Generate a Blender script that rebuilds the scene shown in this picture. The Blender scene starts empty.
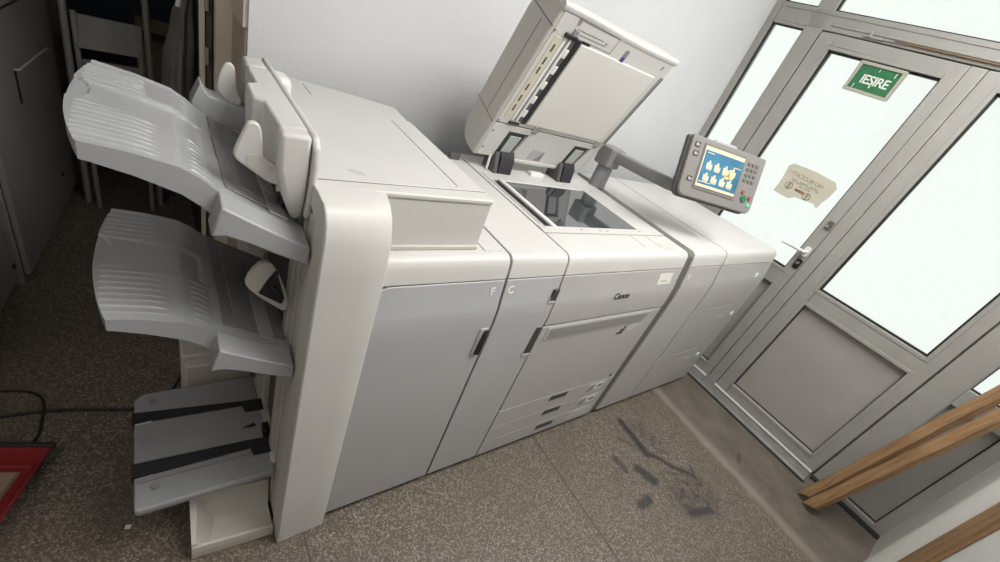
import bpy, bmesh, math, random
from mathutils import Matrix, Vector
random.seed(7)
C = bpy.context.scene.collection
PI = math.pi

# ------------------------------------------------------------------ helpers
WORLD = {}

def wmat(o):
    return WORLD.get(o.name, Matrix.Identity(4)) if o else Matrix.Identity(4)

def tag(o, label=None, cat=None, group=None, kind=None):
    if label: o['label'] = label
    if cat: o['category'] = cat
    if group: o['group'] = group
    if kind: o['kind'] = kind
    return o

def empty(name, mat=None, label=None, cat=None, group=None, kind=None):
    o = bpy.data.objects.new(name, None)
    C.objects.link(o)
    mat = mat or Matrix.Identity(4)
    o.matrix_world = mat
    o.empty_display_size = 0.05
    WORLD[o.name] = mat.copy()
    return tag(o, label, cat, group, kind)

def T(x, y, z):
    return Matrix.Translation((x, y, z))

class MB:
    """collects shapes in world (or frame) coordinates, then links them as ONE mesh object"""
    def __init__(self, frame=None):
        self.bm = bmesh.new()
        self.f = frame
    def _v(self, p):
        p = Vector(p)
        return self.bm.verts.new(self.f @ p if self.f is not None else p)
    def poly(self, pts):
        return self.bm.faces.new([self._v(p) for p in pts])
    def hexa(self, p):
        v = [self._v(q) for q in p]
        for f in ((0, 3, 2, 1), (4, 5, 6, 7), (0, 1, 5, 4), (1, 2, 6, 5), (2, 3, 7, 6), (3, 0, 4, 7)):
            self.bm.faces.new([v[i] for i in f])
        return self
    def box(self, a, b):
        (x0, y0, z0), (x1, y1, z1) = a, b
        return self.hexa([(x0, y0, z0), (x1, y0, z0), (x1, y1, z0), (x0, y1, z0),
                          (x0, y0, z1), (x1, y0, z1), (x1, y1, z1), (x0, y1, z1)])
    def prism(self, pts, axis, a0, a1):
        """pts: 2-D polygon in the two other axes (in x,y,z order), extruded along axis"""
        def mk(p, a):
            q = list(p); q.insert('xyz'.index(axis), a); return q
        A = [self._v(mk(p, a0)) for p in pts]
        B = [self._v(mk(p, a1)) for p in pts]
        n = len(pts)
        self.bm.faces.new(A); self.bm.faces.new(B[::-1])
        for i in range(n):
            j = (i + 1) % n
            self.bm.faces.new((A[j], A[i], B[i], B[j]))
        return self
    def rings(self, rings, cap=True, close=False):
        R = [[self._v(p) for p in r] for r in rings]
        n = len(R[0])
        for k in range(len(R) - 1 + (1 if close else 0)):
            a, b = R[k], R[(k + 1) % len(R)]
            for i in range(n):
                j = (i + 1) % n
                self.bm.faces.new((a[i], a[j], b[j], b[i]))
        if cap and not close:
            self.bm.faces.new(R[0][::-1]); self.bm.faces.new(R[-1])
        return self
    def tube(self, path, r, n=10):
        path = [Vector(p) for p in path]
        rr = r if isinstance(r, (list, tuple)) else [r] * len(path)
        up = Vector((0.13, 0.21, 0.97))
        rings = []
        u = None
        for i, p in enumerate(path):
            d = (path[min(i + 1, len(path) - 1)] - path[max(i - 1, 0)]).normalized()
            if u is None:
                u = d.cross(up)
                if u.length < 1e-3: u = d.cross(Vector((1, 0, 0)))
                u.normalize()
            else:
                u = (u - d * u.dot(d)).normalized()
            w = d.cross(u)
            rings.append([p + (u * math.cos(2 * PI * k / n) + w * math.sin(2 * PI * k / n)) * rr[i] for k in range(n)])
        return self.rings(rings)
    def cyl(self, a, b, r, n=20):
        return self.tube([a, b], r, n)
    def build(self, name, mat, parent=None, bevel=0.0, seg=2, smooth=35, kind=None, label=None):
        bmesh.ops.remove_doubles(self.bm, verts=self.bm.verts, dist=1e-6)
        bmesh.ops.recalc_face_normals(self.bm, faces=self.bm.faces)
        me = bpy.data.meshes.new(name)
        self.bm.to_mesh(me); self.bm.free()
        me.materials.append(mat)
        if parent is not None:
            me.transform(wmat(parent).inverted())
        for p in me.polygons: p.use_smooth = True
        me.set_sharp_from_angle(angle=math.radians(smooth))
        o = bpy.data.objects.new(name, me)
        C.objects.link(o)
        if parent is not None:
            o.parent = parent
            WORLD[o.name] = wmat(parent).copy()
        if bevel > 0:
            m = o.modifiers.new('bevel', 'BEVEL')
            m.width = bevel; m.segments = seg; m.limit_method = 'ANGLE'
            m.angle_limit = math.radians(32); m.harden_normals = False
        if kind: o['kind'] = kind
        if label: o['label'] = label
        return o

def box(name, a, b, mat, parent=None, bevel=0.0, frame=None, **k):
    return MB(frame).box(a, b).build(name, mat, parent, bevel, **k)

def text_mesh(name, body, size, origin, ax, ay, mat, parent, depth=0.0006, shear=0.0, bold=0.0, align='LEFT', spacing=1.0):
    cu = bpy.data.curves.new(name, 'FONT')
    cu.body = body; cu.size = size; cu.extrude = depth; cu.shear = shear; cu.offset = bold
    cu.align_x = align; cu.resolution_u = 3; cu.space_character = spacing
    tmp = bpy.data.objects.new('tmp_text', cu)
    C.objects.link(tmp)
    dg = bpy.context.evaluated_depsgraph_get(); dg.update()
    me = bpy.data.meshes.new_from_object(tmp.evaluated_get(dg))
    bpy.data.objects.remove(tmp, do_unlink=True)
    ax = Vector(ax).normalized(); ay = Vector(ay).normalized(); az = ax.cross(ay)
    M = Matrix(((ax.x, ay.x, az.x, origin[0]), (ax.y, ay.y, az.y, origin[1]), (ax.z, ay.z, az.z, origin[2]), (0, 0, 0, 1)))
    me.transform(wmat(parent).inverted() @ M)
    me.materials.clear(); me.materials.append(mat)
    o = bpy.data.objects.new(name, me); C.objects.link(o); o.parent = parent
    WORLD[o.name] = wmat(parent).copy()
    return o

def rrect(x0, y0, x1, y1, r, n=6):
    """rounded rectangle; r one radius or four (bl, br, tr, tl)"""
    r = r if isinstance(r, (list, tuple)) else [r] * 4
    out = []
    for (cx, cy, a0, q) in ((x0 + r[0], y0 + r[0], PI, r[0]), (x1 - r[1], y0 + r[1], 1.5 * PI, r[1]),
                            (x1 - r[2], y1 - r[2], 0, r[2]), (x0 + r[3], y1 - r[3], 0.5 * PI, r[3])):
        if q < 1e-5: out.append((cx, cy)); continue
        for k in range(n + 1):
            a = a0 + 0.5 * PI * k / n
            out.append((cx + q * math.cos(a), cy + q * math.sin(a)))
    return out

def lerp(tab, x):
    if x <= tab[0][0]: return tab[0][1]
    for (a, b), (c, d) in zip(tab, tab[1:]):
        if x <= c: return b + (d - b) * (x - a) / (c - a)
    return tab[-1][1]

# ------------------------------------------------------------------ materials
def s2l(c):
    return tuple(((v / 12.92) if v <= 0.04045 else ((v + 0.055) / 1.055) ** 2.4) for v in (x / 255 for x in c))

def M(name, col, rough=0.5, metal=0.0, spec=0.5, noise=0.0, nscale=8.0, bump=0.0, bscale=300.0, emit=0.0):
    m = bpy.data.materials.new(name); m.use_nodes = True
    nt = m.node_tree; p = nt.nodes['Principled BSDF']
    p.inputs['Roughness'].default_value = rough
    p.inputs['Metallic'].default_value = metal
    p.inputs['Specular IOR Level'].default_value = spec
    c = (*col, 1)
    p.inputs['Base Color'].default_value = c
    tc = nt.nodes.new('ShaderNodeTexCoord')
    if noise > 0:
        n = nt.nodes.new('ShaderNodeTexNoise'); n.inputs['Scale'].default_value = nscale; n.inputs['Detail'].default_value = 6
        r = nt.nodes.new('ShaderNodeValToRGB')
        r.color_ramp.elements[0].position = 0.3; r.color_ramp.elements[1].position = 0.7
        r.color_ramp.elements[0].color = tuple(v * (1 - noise) for v in col) + (1,)
        r.color_ramp.elements[1].color = tuple(min(1, v * (1 + noise)) for v in col) + (1,)
        nt.links.new(tc.outputs['Object'], n.inputs['Vector'])
        nt.links.new(n.outputs['Fac'], r.inputs['Fac'])
        nt.links.new(r.outputs['Color'], p.inputs['Base Color'])
    if bump > 0:
        n = nt.nodes.new('ShaderNodeTexNoise'); n.inputs['Scale'].default_value = bscale; n.inputs['Detail'].default_value = 2
        b = nt.nodes.new('ShaderNodeBump'); b.inputs['Strength'].default_value = bump; b.inputs['Distance'].default_value = 0.002
        nt.links.new(tc.outputs['Object'], n.inputs['Vector'])
        nt.links.new(n.outputs['Fac'], b.inputs['Height'])
        nt.links.new(b.outputs['Normal'], p.inputs['Normal'])
    if emit > 0:
        p.inputs['Emission Color'].default_value = c
        p.inputs['Emission Strength'].default_value = emit
    return m

WHITE = M('off_white_plastic', (0.585, 0.578, 0.56), 0.45, noise=0.03, nscale=5)
WARM = M('warm_white_plastic', (0.55, 0.525, 0.485), 0.5, noise=0.03, nscale=5)
PANEL = M('grey_panel_plastic', (0.425, 0.428, 0.438), 0.42, noise=0.03, nscale=4)
PANEL2 = M('warm_grey_panel_plastic', (0.43, 0.425, 0.415), 0.45, noise=0.03, nscale=4)
TRAY = M('grey_tray_plastic', (0.36, 0.37, 0.385), 0.28, noise=0.03, nscale=6)
TRAYD = M('dark_tray_plastic', (0.22, 0.22, 0.225), 0.35, noise=0.05)
STACK = M('stacker_tray_plastic', (0.27, 0.28, 0.285), 0.5, noise=0.05)
GAP = M('dark_chassis', (0.055, 0.053, 0.05), 0.6)
MIDGAP = M('mid_grey_chassis', (0.10, 0.098, 0.094), 0.6)
BLACK = M('black_plastic', (0.012, 0.012, 0.013), 0.45)
BELT = M('black_rubber_belt', (0.015, 0.016, 0.022), 0.6)
ARM = M('grey_arm_plastic', (0.22, 0.222, 0.225), 0.4)
CPAN = M('control_panel_plastic', (0.215, 0.208, 0.20), 0.35, noise=0.03)
CPAND = M('control_panel_shell', (0.09, 0.088, 0.088), 0.4)
PADW = M('white_scan_pad', (0.66, 0.645, 0.61), 0.6, noise=0.02, nscale=3)
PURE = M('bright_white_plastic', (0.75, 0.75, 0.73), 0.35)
LABELW = M('white_label_paper', (0.72, 0.72, 0.67), 0.6)
STICKG = M('grey_sticker_print', (0.25, 0.25, 0.26), 0.6)
STICKL = M('light_grey_print', (0.5, 0.5, 0.5), 0.6)
INK = M('dark_ink', (0.03, 0.027, 0.027), 0.5)
METAL = M('brushed_steel', (0.6, 0.6, 0.58), 0.3, metal=1.0, noise=0.08, nscale=20)
ALU = M('door_aluminium', (0.345, 0.34, 0.318), 0.42, noise=0.05, nscale=6)
ALUP = M('door_panel', (0.37, 0.36, 0.34), 0.5, noise=0.05, nscale=5)
GASK = M('black_gasket', (0.015, 0.015, 0.015), 0.6)
WOOD = None
YEL = M('yellowed_plastic', (0.6, 0.57, 0.45), 0.5)
BLUE = M('blue_lever', (0.05, 0.07, 0.28), 0.4)
GREENB = M('green_button', (0.02, 0.16, 0.08), 0.3)
REDB = M('red_button', (0.4, 0.06, 0.05), 0.4)
LEDG = M('green_indicator_light', (0.1, 0.9, 0.4), 0.3, emit=0.6)
KEY = M('keypad_key', (0.15, 0.146, 0.14), 0.4)
SCRB = M('screen_blue', (0.035, 0.16, 0.27), 0.25, noise=0.35, nscale=14, emit=0.12)
SCRC = M('screen_cream', (0.62, 0.56, 0.40), 0.3, emit=0.08)
SCRY = M('screen_yellow', (0.72, 0.58, 0.25), 0.3, noise=0.3, nscale=60, emit=0.08)
SIGNG = M('green_sign_panel', (0.03, 0.17, 0.07), 0.35, noise=0.15, nscale=30)
SIGNF = M('sign_frame', (0.42, 0.40, 0.34), 0.45)
SIGNT = M('sign_white_letters', (0.78, 0.80, 0.74), 0.5)
CABM = M('cabinet_metal', (0.23, 0.23, 0.215), 0.5, noise=0.08, nscale=3)
CABS = M('cabinet_edge_metal', (0.4, 0.4, 0.38), 0.35)
STEPM = M('ladder_metal', (0.34, 0.33, 0.31), 0.4, metal=0.2)
STEPP = M('ladder_tread', (0.24, 0.235, 0.22), 0.6, noise=0.1)
COAT = M('dark_grey_cloth', (0.16, 0.155, 0.14), 0.95, noise=0.35, nscale=9, bump=0.4, bscale=120)
DARKW = M('dark_painted_wood', (0.03, 0.03, 0.032), 0.6)
JAMB = M('beige_painted_jamb', (0.78, 0.72, 0.62), 0.6, noise=0.06)
CARD = M('brown_cardboard', (0.28, 0.20, 0.14), 0.8, noise=0.15)
CABLE = M('black_cable', (0.012, 0.012, 0.012), 0.5)
RED = M('red_plastic', (0.22, 0.010, 0.013), 0.4, noise=0.15)
RUBBER = M('dark_rubber', (0.02, 0.022, 0.022), 0.6)
PAPER = M('paper_scrap', (0.7, 0.69, 0.64), 0.8)
WALLM = M('white_wall_paint', (0.645, 0.66, 0.675), 0.8, noise=0.05, nscale=1.6, bump=0.25, bscale=60)
WALLF = M('front_wall_paint', (0.66, 0.66, 0.63), 0.7, noise=0.05, nscale=3)
CEILM = M('ceiling_paint', (0.7, 0.7, 0.68), 0.9, noise=0.03)
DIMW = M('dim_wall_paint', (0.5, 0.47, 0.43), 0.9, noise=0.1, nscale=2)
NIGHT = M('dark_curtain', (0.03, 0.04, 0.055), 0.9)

def wood_mat():
    m = M('raw_pine', (0.45, 0.27, 0.13), 0.65)
    nt = m.node_tree; p = nt.nodes['Principled BSDF']
    tc = nt.nodes.new('ShaderNodeTexCoord'); mp = nt.nodes.new('ShaderNodeMapping')
    mp.inputs['Scale'].default_value = (18, 18, 1.6)
    n = nt.nodes.new('ShaderNodeTexNoise'); n.inputs['Scale'].default_value = 3; n.inputs['Detail'].default_value = 8; n.inputs['Distortion'].default_value = 0.6
    r = nt.nodes.new('ShaderNodeValToRGB')
    r.color_ramp.elements[0].position = 0.32; r.color_ramp.elements[0].color = (0.21, 0.115, 0.05, 1)
    r.color_ramp.elements[1].position = 0.7; r.color_ramp.elements[1].color = (0.40, 0.245, 0.125, 1)
    nt.links.new(tc.outputs['Object'], mp.inputs['Vector']); nt.links.new(mp.outputs['Vector'], n.inputs['Vector'])
    nt.links.new(n.outputs['Fac'], r.inputs['Fac']); nt.links.new(r.outputs['Color'], p.inputs['Base Color'])
    return m
WOOD = wood_mat()

def glass_mat():
    m = bpy.data.materials.new('dusty_door_glass'); m.use_nodes = True
    nt = m.node_tree; nt.nodes.clear()
    out = nt.nodes.new('ShaderNodeOutputMaterial')
    tr = nt.nodes.new('ShaderNodeBsdfTransparent'); tr.inputs['Color'].default_value = (0.935, 0.962, 0.94, 1)
    tl = nt.nodes.new('ShaderNodeBsdfTranslucent'); tl.inputs['Color'].default_value = (0.88, 0.93, 0.9, 1)
    gl = nt.nodes.new('ShaderNodeBsdfGlossy'); gl.inputs['Roughness'].default_value = 0.05
    m1 = nt.nodes.new('ShaderNodeMixShader'); m1.inputs['Fac'].default_value = 0.12
    m2 = nt.nodes.new('ShaderNodeMixShader'); m2.inputs['Fac'].default_value = 0.03
    tc = nt.nodes.new('ShaderNodeTexCoord')
    n = nt.nodes.new('ShaderNodeTexNoise'); n.inputs['Scale'].default_value = 5; n.inputs['Detail'].default_value = 8
    r = nt.nodes.new('ShaderNodeMapRange')
    r.inputs['From Min'].default_value = 0.35; r.inputs['From Max'].default_value = 0.75
    r.inputs['To Min'].default_value = 0.04; r.inputs['To Max'].default_value = 0.10
    nt.links.new(tc.outputs['Object'], n.inputs['Vector']); nt.links.new(n.outputs['Fac'], r.inputs['Value'])
    nt.links.new(r.outputs['Result'], m1.inputs['Fac'])
    nt.links.new(tr.outputs[0], m1.inputs[1]); nt.links.new(tl.outputs[0], m1.inputs[2])
    nt.links.new(m1.outputs[0], m2.inputs[1]); nt.links.new(gl.outputs[0], m2.inputs[2])
    nt.links.new(m2.outputs[0], out.inputs['Surface'])
    return m
GLASS = glass_mat()

def platen_mat():
    m = M('scanner_glass', (0.035, 0.04, 0.045), 0.04, spec=0.8)
    m.node_tree.nodes['Principled BSDF'].inputs['IOR'].default_value = 2.7
    return m
PLATEN = platen_mat()

def vent_mat():
    m = M('fine_vent_grille', (0.33, 0.325, 0.31), 0.6)
    nt = m.node_tree; p = nt.nodes['Principled BSDF']
    tc = nt.nodes.new('ShaderNodeTexCoord'); w = nt.nodes.new('ShaderNodeTexWave')
    w.inputs['Scale'].default_value = 42; w.bands_direction = 'X'
    r = nt.nodes.new('ShaderNodeValToRGB')
    r.color_ramp.elements[0].color = (0.19, 0.187, 0.18, 1); r.color_ramp.elements[1].color = (0.34, 0.335, 0.325, 1)
    nt.links.new(tc.outputs['Object'], w.inputs['Vector']); nt.links.new(w.outputs['Fac'], r.inputs['Fac'])
    nt.links.new(r.outputs['Color'], p.inputs['Base Color'])
    return m
VENT = vent_mat()

def floor_mat():
    m = bpy.data.materials.new('worn_terrazzo_floor'); m.use_nodes = True
    nt = m.node_tree; p = nt.nodes['Principled BSDF']; N = nt.nodes.new; L = nt.links.new
    p.inputs['Roughness'].default_value = 0.5
    geo = N('ShaderNodeNewGeometry'); pos = geo.outputs['Position']
    sep = N('ShaderNodeSeparateXYZ'); L(pos, sep.inputs[0])
    def math_(op, a, b=None, clamp=False):
        n = N('ShaderNodeMath'); n.operation = op; n.use_clamp = clamp
        for i, v in enumerate((a, b)):
            if v is None: continue
            if isinstance(v, (int, float)): n.inputs[i].default_value = v
            else: L(v, n.inputs[i])
        return n.outputs[0]
    def mix(fac, a, b):
        n = N('ShaderNodeMix'); n.data_type = 'RGBA'
        if isinstance(fac, (int, float)): n.inputs[0].default_value = fac
        else: L(fac, n.inputs[0])
        for i, v in ((6, a), (7, b)):
            if isinstance(v, tuple): n.inputs[i].default_value = (*v, 1)
            else: L(v, n.inputs[i])
        return n.outputs[2]
    def noise(scale, detail=4, rough=0.5):
        n = N('ShaderNodeTexNoise'); n.inputs['Scale'].default_value = scale; n.inputs['Detail'].default_value = detail
        n.inputs['Roughness'].default_value = rough
        L(pos, n.inputs['Vector']); return n.outputs['Fac']
    def maprange(v, a, b, c=0.0, d=1.0):
        n = N('ShaderNodeMapRange'); L(v, n.inputs['Value'])
        n.inputs['From Min'].default_value = a; n.inputs['From Max'].default_value = b
        n.inputs['To Min'].default_value = c; n.inputs['To Max'].default_value = d
        return n.outputs['Result']
    # terrazzo chips
    vo = N('ShaderNodeTexVoronoi'); vo.inputs['Scale'].default_value = 150; L(pos, vo.inputs['Vector'])
    chips = N('ShaderNodeSeparateColor'); L(vo.outputs['Color'], chips.inputs[0])
    vo2 = N('ShaderNodeTexVoronoi'); vo2.inputs['Scale'].default_value = 260; L(pos, vo2.inputs['Vector'])
    chips2 = N('ShaderNodeSeparateColor'); L(vo2.outputs['Color'], chips2.inputs[0])
    ter = mix(maprange(chips.outputs[0], 0.55, 0.95), (0.10, 0.080, 0.061), (0.20, 0.168, 0.132))
    ter = mix(maprange(chips2.outputs[1], 0.72, 0.9), ter, (0.30, 0.262, 0.215))
    ter = mix(maprange(chips2.outputs[2], 0.75, 0.95), ter, (0.07, 0.055, 0.042))
    dirt = maprange(noise(3.2, 8, 0.65), 0.42, 0.68)
    ter = mix(math_('MULTIPLY', dirt, 0.55), ter, (0.105, 0.085, 0.066))
    # smooth cement strip by the door, ragged pale edge
    wob = math_('MULTIPLY', math_('SUBTRACT', noise(14, 4), 0.5), 0.05)
    xs = math_('ADD', math_('ADD', sep.outputs[0], wob), math_('MULTIPLY', sep.outputs[1], -0.055))
    cem = mix(maprange(noise(7, 9, 0.65), 0.3, 0.7), (0.095, 0.082, 0.066), (0.17, 0.15, 0.124))
    edge = math_('MULTIPLY', maprange(xs, 1.335, 1.36), maprange(xs, 1.43, 1.39))
    cem = mix(math_('MULTIPLY', edge, 0.5), cem, (0.30, 0.275, 0.235))
    col = mix(maprange(xs, 1.31, 1.355), ter, cem)
    # tile joints
    j = math_('LESS_THAN', math_('ABSOLUTE', math_('SUBTRACT', sep.outputs[0], 0.34)), 0.0045)
    j2 = math_('LESS_THAN', math_('ABSOLUTE', math_('SUBTRACT', sep.outputs[0], -0.66)), 0.004)
    col = mix(math_('MULTIPLY', math_('MAXIMUM', j, j2), 0.75), col, (0.055, 0.045, 0.036))
    # black scuffs
    gr = noise(38, 6, 0.7)
    wx = math_('MULTIPLY', math_('SUBTRACT', noise(9, 3), 0.5), 0.03)
    flat = N('ShaderNodeCombineXYZ'); L(math_('ADD', sep.outputs[0], wx), flat.inputs[0]); L(math_('ADD', sep.outputs[1], wx), flat.inputs[1])
    def seg(a, b, r, soft):
        ab = (b[0] - a[0], b[1] - a[1]); l2 = ab[0] ** 2 + ab[1] ** 2
        s = N('ShaderNodeVectorMath'); s.operation = 'SUBTRACT'; L(flat.outputs[0], s.inputs[0]); s.inputs[1].default_value = (a[0], a[1], 0)
        d = N('ShaderNodeVectorMath'); d.operation = 'DOT_PRODUCT'; L(s.outputs[0], d.inputs[0]); d.inputs[1].default_value = (ab[0] / l2, ab[1] / l2, 0)
        t = math_('MULTIPLY', d.outputs['Value'], 1.0, clamp=True)
        sc = N('ShaderNodeVectorMath'); sc.operation = 'SCALE'; sc.inputs[0].default_value = (ab[0], ab[1], 0); L(t, sc.inputs['Scale'])
        e = N('ShaderNodeVectorMath'); e.operation = 'DISTANCE'; L(s.outputs[0], e.inputs[0]); L(sc.outputs[0], e.inputs[1])
        return maprange(e.outputs['Value'], r + soft, r)
    patch = maprange(noise(26, 7, 0.7), 0.40, 0.62)
    st = None
    for a, b, r, soft, k in (((0.905, -0.095), (0.895, -0.29), 0.012, 0.018, 1.0), ((0.80, -0.17), (0.895, -0.29), 0.003, 0.008, 0.6),
                             ((0.895, -0.29), (1.06, -0.49), 0.006, 0.014, 0.95), ((1.06, -0.49), (1.09, -0.45), 0.006, 0.015, 0.7),
                             ((0.985, -0.17), (1.01, -0.28), 0.03, 0.035, 0.62), ((0.93, -0.47), (0.99, -0.50), 0.04, 0.07, 0.75),
                             ((0.86, -0.575), (1.0, -0.625), 0.024, 0.04, 1.0), ((0.88, -0.54), (1.02, -0.56), 0.05, 0.06, 0.9), ((0.85, -0.60), (0.97, -0.63), 0.008, 0.02, 0.95), ((0.768, -0.335), (0.80, -0.41), 0.014, 0.022, 0.95),
                             ((0.63, -0.458), (0.69, -0.462), 0.010, 0.02, 0.9), ((0.684, -0.25), (0.69, -0.31), 0.007, 0.02, 0.75),
                             ((0.66, -0.34), (0.63, -0.33), 0.02, 0.04, 0.45), ((1.45, -0.55), (1.52, -0.52), 0.003, 0.015, 0.6)):
        v = math_('MULTIPLY', seg(a, b, r, soft), k)
        if r >= 0.02: v = math_('MULTIPLY', v, patch)
        st = v if st is None else math_('MAXIMUM', st, v)
    st = math_('MULTIPLY', st, maprange(gr, 0.28, 0.46, 0.55, 1.0))
    col = mix(math_('MULTIPLY', st, 0.96), col, (0.022, 0.021, 0.024))
    L(col, p.inputs['Base Color'])
    b = N('ShaderNodeBump'); b.inputs['Strength'].default_value = 0.25; b.inputs['Distance'].default_value = 0.002
    L(noise(60, 5), b.inputs['Height']); L(b.outputs['Normal'], p.inputs['Normal'])
    return m
FLOORM = floor_mat()

# ------------------------------------------------------------------ camera
cam = bpy.data.cameras.new('camera'); co = bpy.data.objects.new('camera', cam); C.objects.link(co)
CAMPOS = Vector((-0.956144, -0.668858, 1.491470))
RX = Vector((0.781303, -0.522999, 0.340644)); RY = Vector((-0.051920, -0.598339, -0.799559)); RZ = Vector((0.621989, 0.607012, -0.494638))
Mx = Matrix((( RX.x, -RY.x, -RZ.x, CAMPOS.x), (RX.y, -RY.y, -RZ.y, CAMPOS.y), (RX.z, -RY.z, -RZ.z, CAMPOS.z), (0, 0, 0, 1)))
co.matrix_world = Mx
cam.sensor_width = 36; cam.lens = 419.7 / 1000 * 36; cam.clip_start = 0.05; cam.clip_end = 100
bpy.context.scene.camera = co

# ------------------------------------------------------------------ the setting
DX, TH = 1.9550, -0.0258
DF = T(DX, 0, 0) @ Matrix.Rotation(TH, 4, 'Z')      # door wall frame: x = depth outwards, y = along wall, z = up

box('floor', (-2.6, -1.5, -0.05), (DX + 0.02, 3.4, 0.0), FLOORM, kind='structure')
box('ceiling', (-2.6, -1.5, 2.75), (1.99, 3.4, 2.80), CEILM, kind='structure')
box('wall_back', (-0.72, 0.97, 0.0), (1.978, 1.27, 2.75), WALLM, kind='structure')
box('wall_front', (-2.4, -1.5, 0.0), (1.92, -1.175, 2.75), WALLF, kind='structure')
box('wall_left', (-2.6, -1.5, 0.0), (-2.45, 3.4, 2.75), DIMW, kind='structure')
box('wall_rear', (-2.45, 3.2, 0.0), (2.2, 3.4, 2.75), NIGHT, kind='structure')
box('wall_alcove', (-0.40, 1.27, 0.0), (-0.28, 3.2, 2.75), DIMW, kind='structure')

# --- glazed door wall -----------------------------------------------------
def bar(mb, s0, z0, s1, z1, d0=-0.03, d1=0.03):
    return mb.box((d0, min(s0, s1), z0), (d1, max(s0, s1), z1))

wr = empty('wall_right', DF, kind='structure')
fr = MB(DF)
ZC = 2.75
bar(fr, 0.925, 0, 1.0, ZC)                       # jamb at the back wall
bar(fr, 0.636, 0, 0.732, ZC)                     # post between sidelight and door
bar(fr, -0.925, 0, -0.812, 2.06)                 # post between door and fixed panel
bar(fr, -1.21, 0, -1.128, ZC)                    # end jamb
bar(fr, -1.128, 2.06, 0.925, 2.155)              # transom bar
bar(fr, -1.128, 2.66, 0.925, ZC)
bar(fr, -0.925, 2.155, -0.812, 2.66)
bar(fr, 0.732, 0.0, 0.925, 0.11); bar(fr, 0.732, 0.785, 0.925, 0.89); bar(fr, 0.732, 2.045, 0.925, 2.06)
bar(fr, -1.128, 0.0, -0.925, 0.04); bar(fr, -1.128, 0.772, -0.925, 0.873)
bar(fr, -0.835, 0.0, -0.790, 2.06, 0.0305, 0.045); bar(fr, 0.615, 0.0, 0.65, 2.06, 0.0305, 0.045); bar(fr, -0.83, 2.04, 0.65, 2.075, 0.0305, 0.045)
fr.build('frame', ALU, wr, bevel=0.004)
fr2 = MB(DF)                                      # raised glazing beads along the frame
bar(fr2, 0.60, 2.085, -0.90, 2.10, -0.036, -0.029)
bar(fr2, -1.0, 2.13, 0.90, 2.134, -0.034, -0.029)
fr2.build('bead', ALU, wr, bevel=0.002)
tr_ = MB(DF); bar(tr_, 0.28, 2.074, -1.1, 2.082, -0.042, -0.029)
tr_.build('weather_strip', M('brown_seal', (0.20, 0.13, 0.08), 0.6), wr, bevel=0.002)
lat = MB(DF); bar(lat, 0.42, 2.068, 0.33, 2.08, -0.045, -0.029); bar(lat, 0.40, 2.072, 0.385, 2.098, -0.05, -0.029)
bar(lat, 0.33, 2.071, 0.24, 2.078, -0.038, -0.029)
lat.build('latch', ALU, wr, bevel=0.002)

def gasket(mb, s0, z0, s1, z1, w=0.007, d0=-0.016, d1=0.0):
    bar(mb, s0, z0, s0 + w, z1, d0, d1); bar(mb, s1 - w, z0, s1, z1, d0, d1)
    bar(mb, s0 + w, z0, s1 - w, z0 + w, d0, d1); bar(mb, s0 + w, z1 - w, s1 - w, z1, d0, d1)

def window(idx, s0, z0, s1, z1):
    w = empty('window_%d' % idx, DF, kind='structure')
    mb = MB(DF); bar(mb, s0, z0, s1, z1, 0.002, 0.010); mb.build('pane', GLASS, w)
    mb = MB(DF); gasket(mb, s0, z0, s1, z1); mb.build('gasket', GASK, w)
window(1, 0.732, 0.89, 0.925, 2.045)
window(2, 0.732, 2.155, 0.925, 2.66)
window(3, -0.812, 2.155, 0.636, 2.66)
window(4, -1.128, 0.873, -0.925, 2.06)
for k, (s0, z0, s1, z1) in enumerate(((0.732, 0.11, 0.925, 0.785), (-1.128, 0.04, -0.925, 0.772))):
    mb = MB(DF); bar(mb, s0, z0, s1, z1, 0.004, 0.02); mb.build('infill_panel', ALUP, wr)
    mb = MB(DF); gasket(mb, s0, z0, s1, z1, 0.005, -0.004, 0.006); mb.build('gasket', GASK, wr)

def leaf(idx, s0, s1, gs0, gs1):
    """door leaf from s0 (low) to s1 (high), glass and panel between gs0 and gs1"""
    d = empty('door_%d' % idx, DF, kind='structure')
    mb = MB(DF)
    bar(mb, s0, 0.034, gs0, 2.052, -0.036, 0.03); bar(mb, gs1, 0.034, s1, 2.052, -0.036, 0.03)
    bar(mb, gs0, 0.034, gs1, 0.108, -0.036, 0.03); bar(mb, gs0, 0.783, gs1, 0.892, -0.036, 0.03)
    bar(mb, gs0, 1.98, gs1, 2.052, -0.036, 0.03)
    mb.build('leaf_frame', ALU, d, bevel=0.003)
    mb = MB(DF)
    for (a0, b0, a1, b1) in ((gs0, 0.108, gs1, 0.783), (gs0, 0.892, gs1, 1.98)):
        w = 0.018
        bar(mb, a0 - w, b0 - w, a0, b1 + w, -0.0385, -0.0355); bar(mb, a1, b0 - w, a1 + w, b1 + w, -0.0385, -0.0355)
        bar(mb, a0, b0 - w, a1, b0, -0.0385, -0.0355); bar(mb, a0, b1, a1, b1 + w, -0.0385, -0.0355)
    mb.build('glazing_bead', ALU, d, bevel=0.003)
    mb = MB(DF); bar(mb, gs0, 0.108, gs1, 0.783, -0.006, 0.012); mb.build('infill_panel', ALUP, d)
    mb = MB(DF); bar(mb, gs0, 0.892, gs1, 1.98, 0.002, 0.010); mb.build('pane', GLASS, d)
    mb = MB(DF); gasket(mb, gs0, 0.108, gs1, 0.783, 0.006, -0.012, -0.004); gasket(mb, gs0, 0.892, gs1, 1.98, 0.010, -0.018, 0.0)
    mb.build('gasket', GASK, d)
    return d
d1 = leaf(1, -0.0545, 0.628, 0.006, 0.541)
d2 = leaf(2, -0.805, -0.122, -0.739, -0.201)
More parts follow.
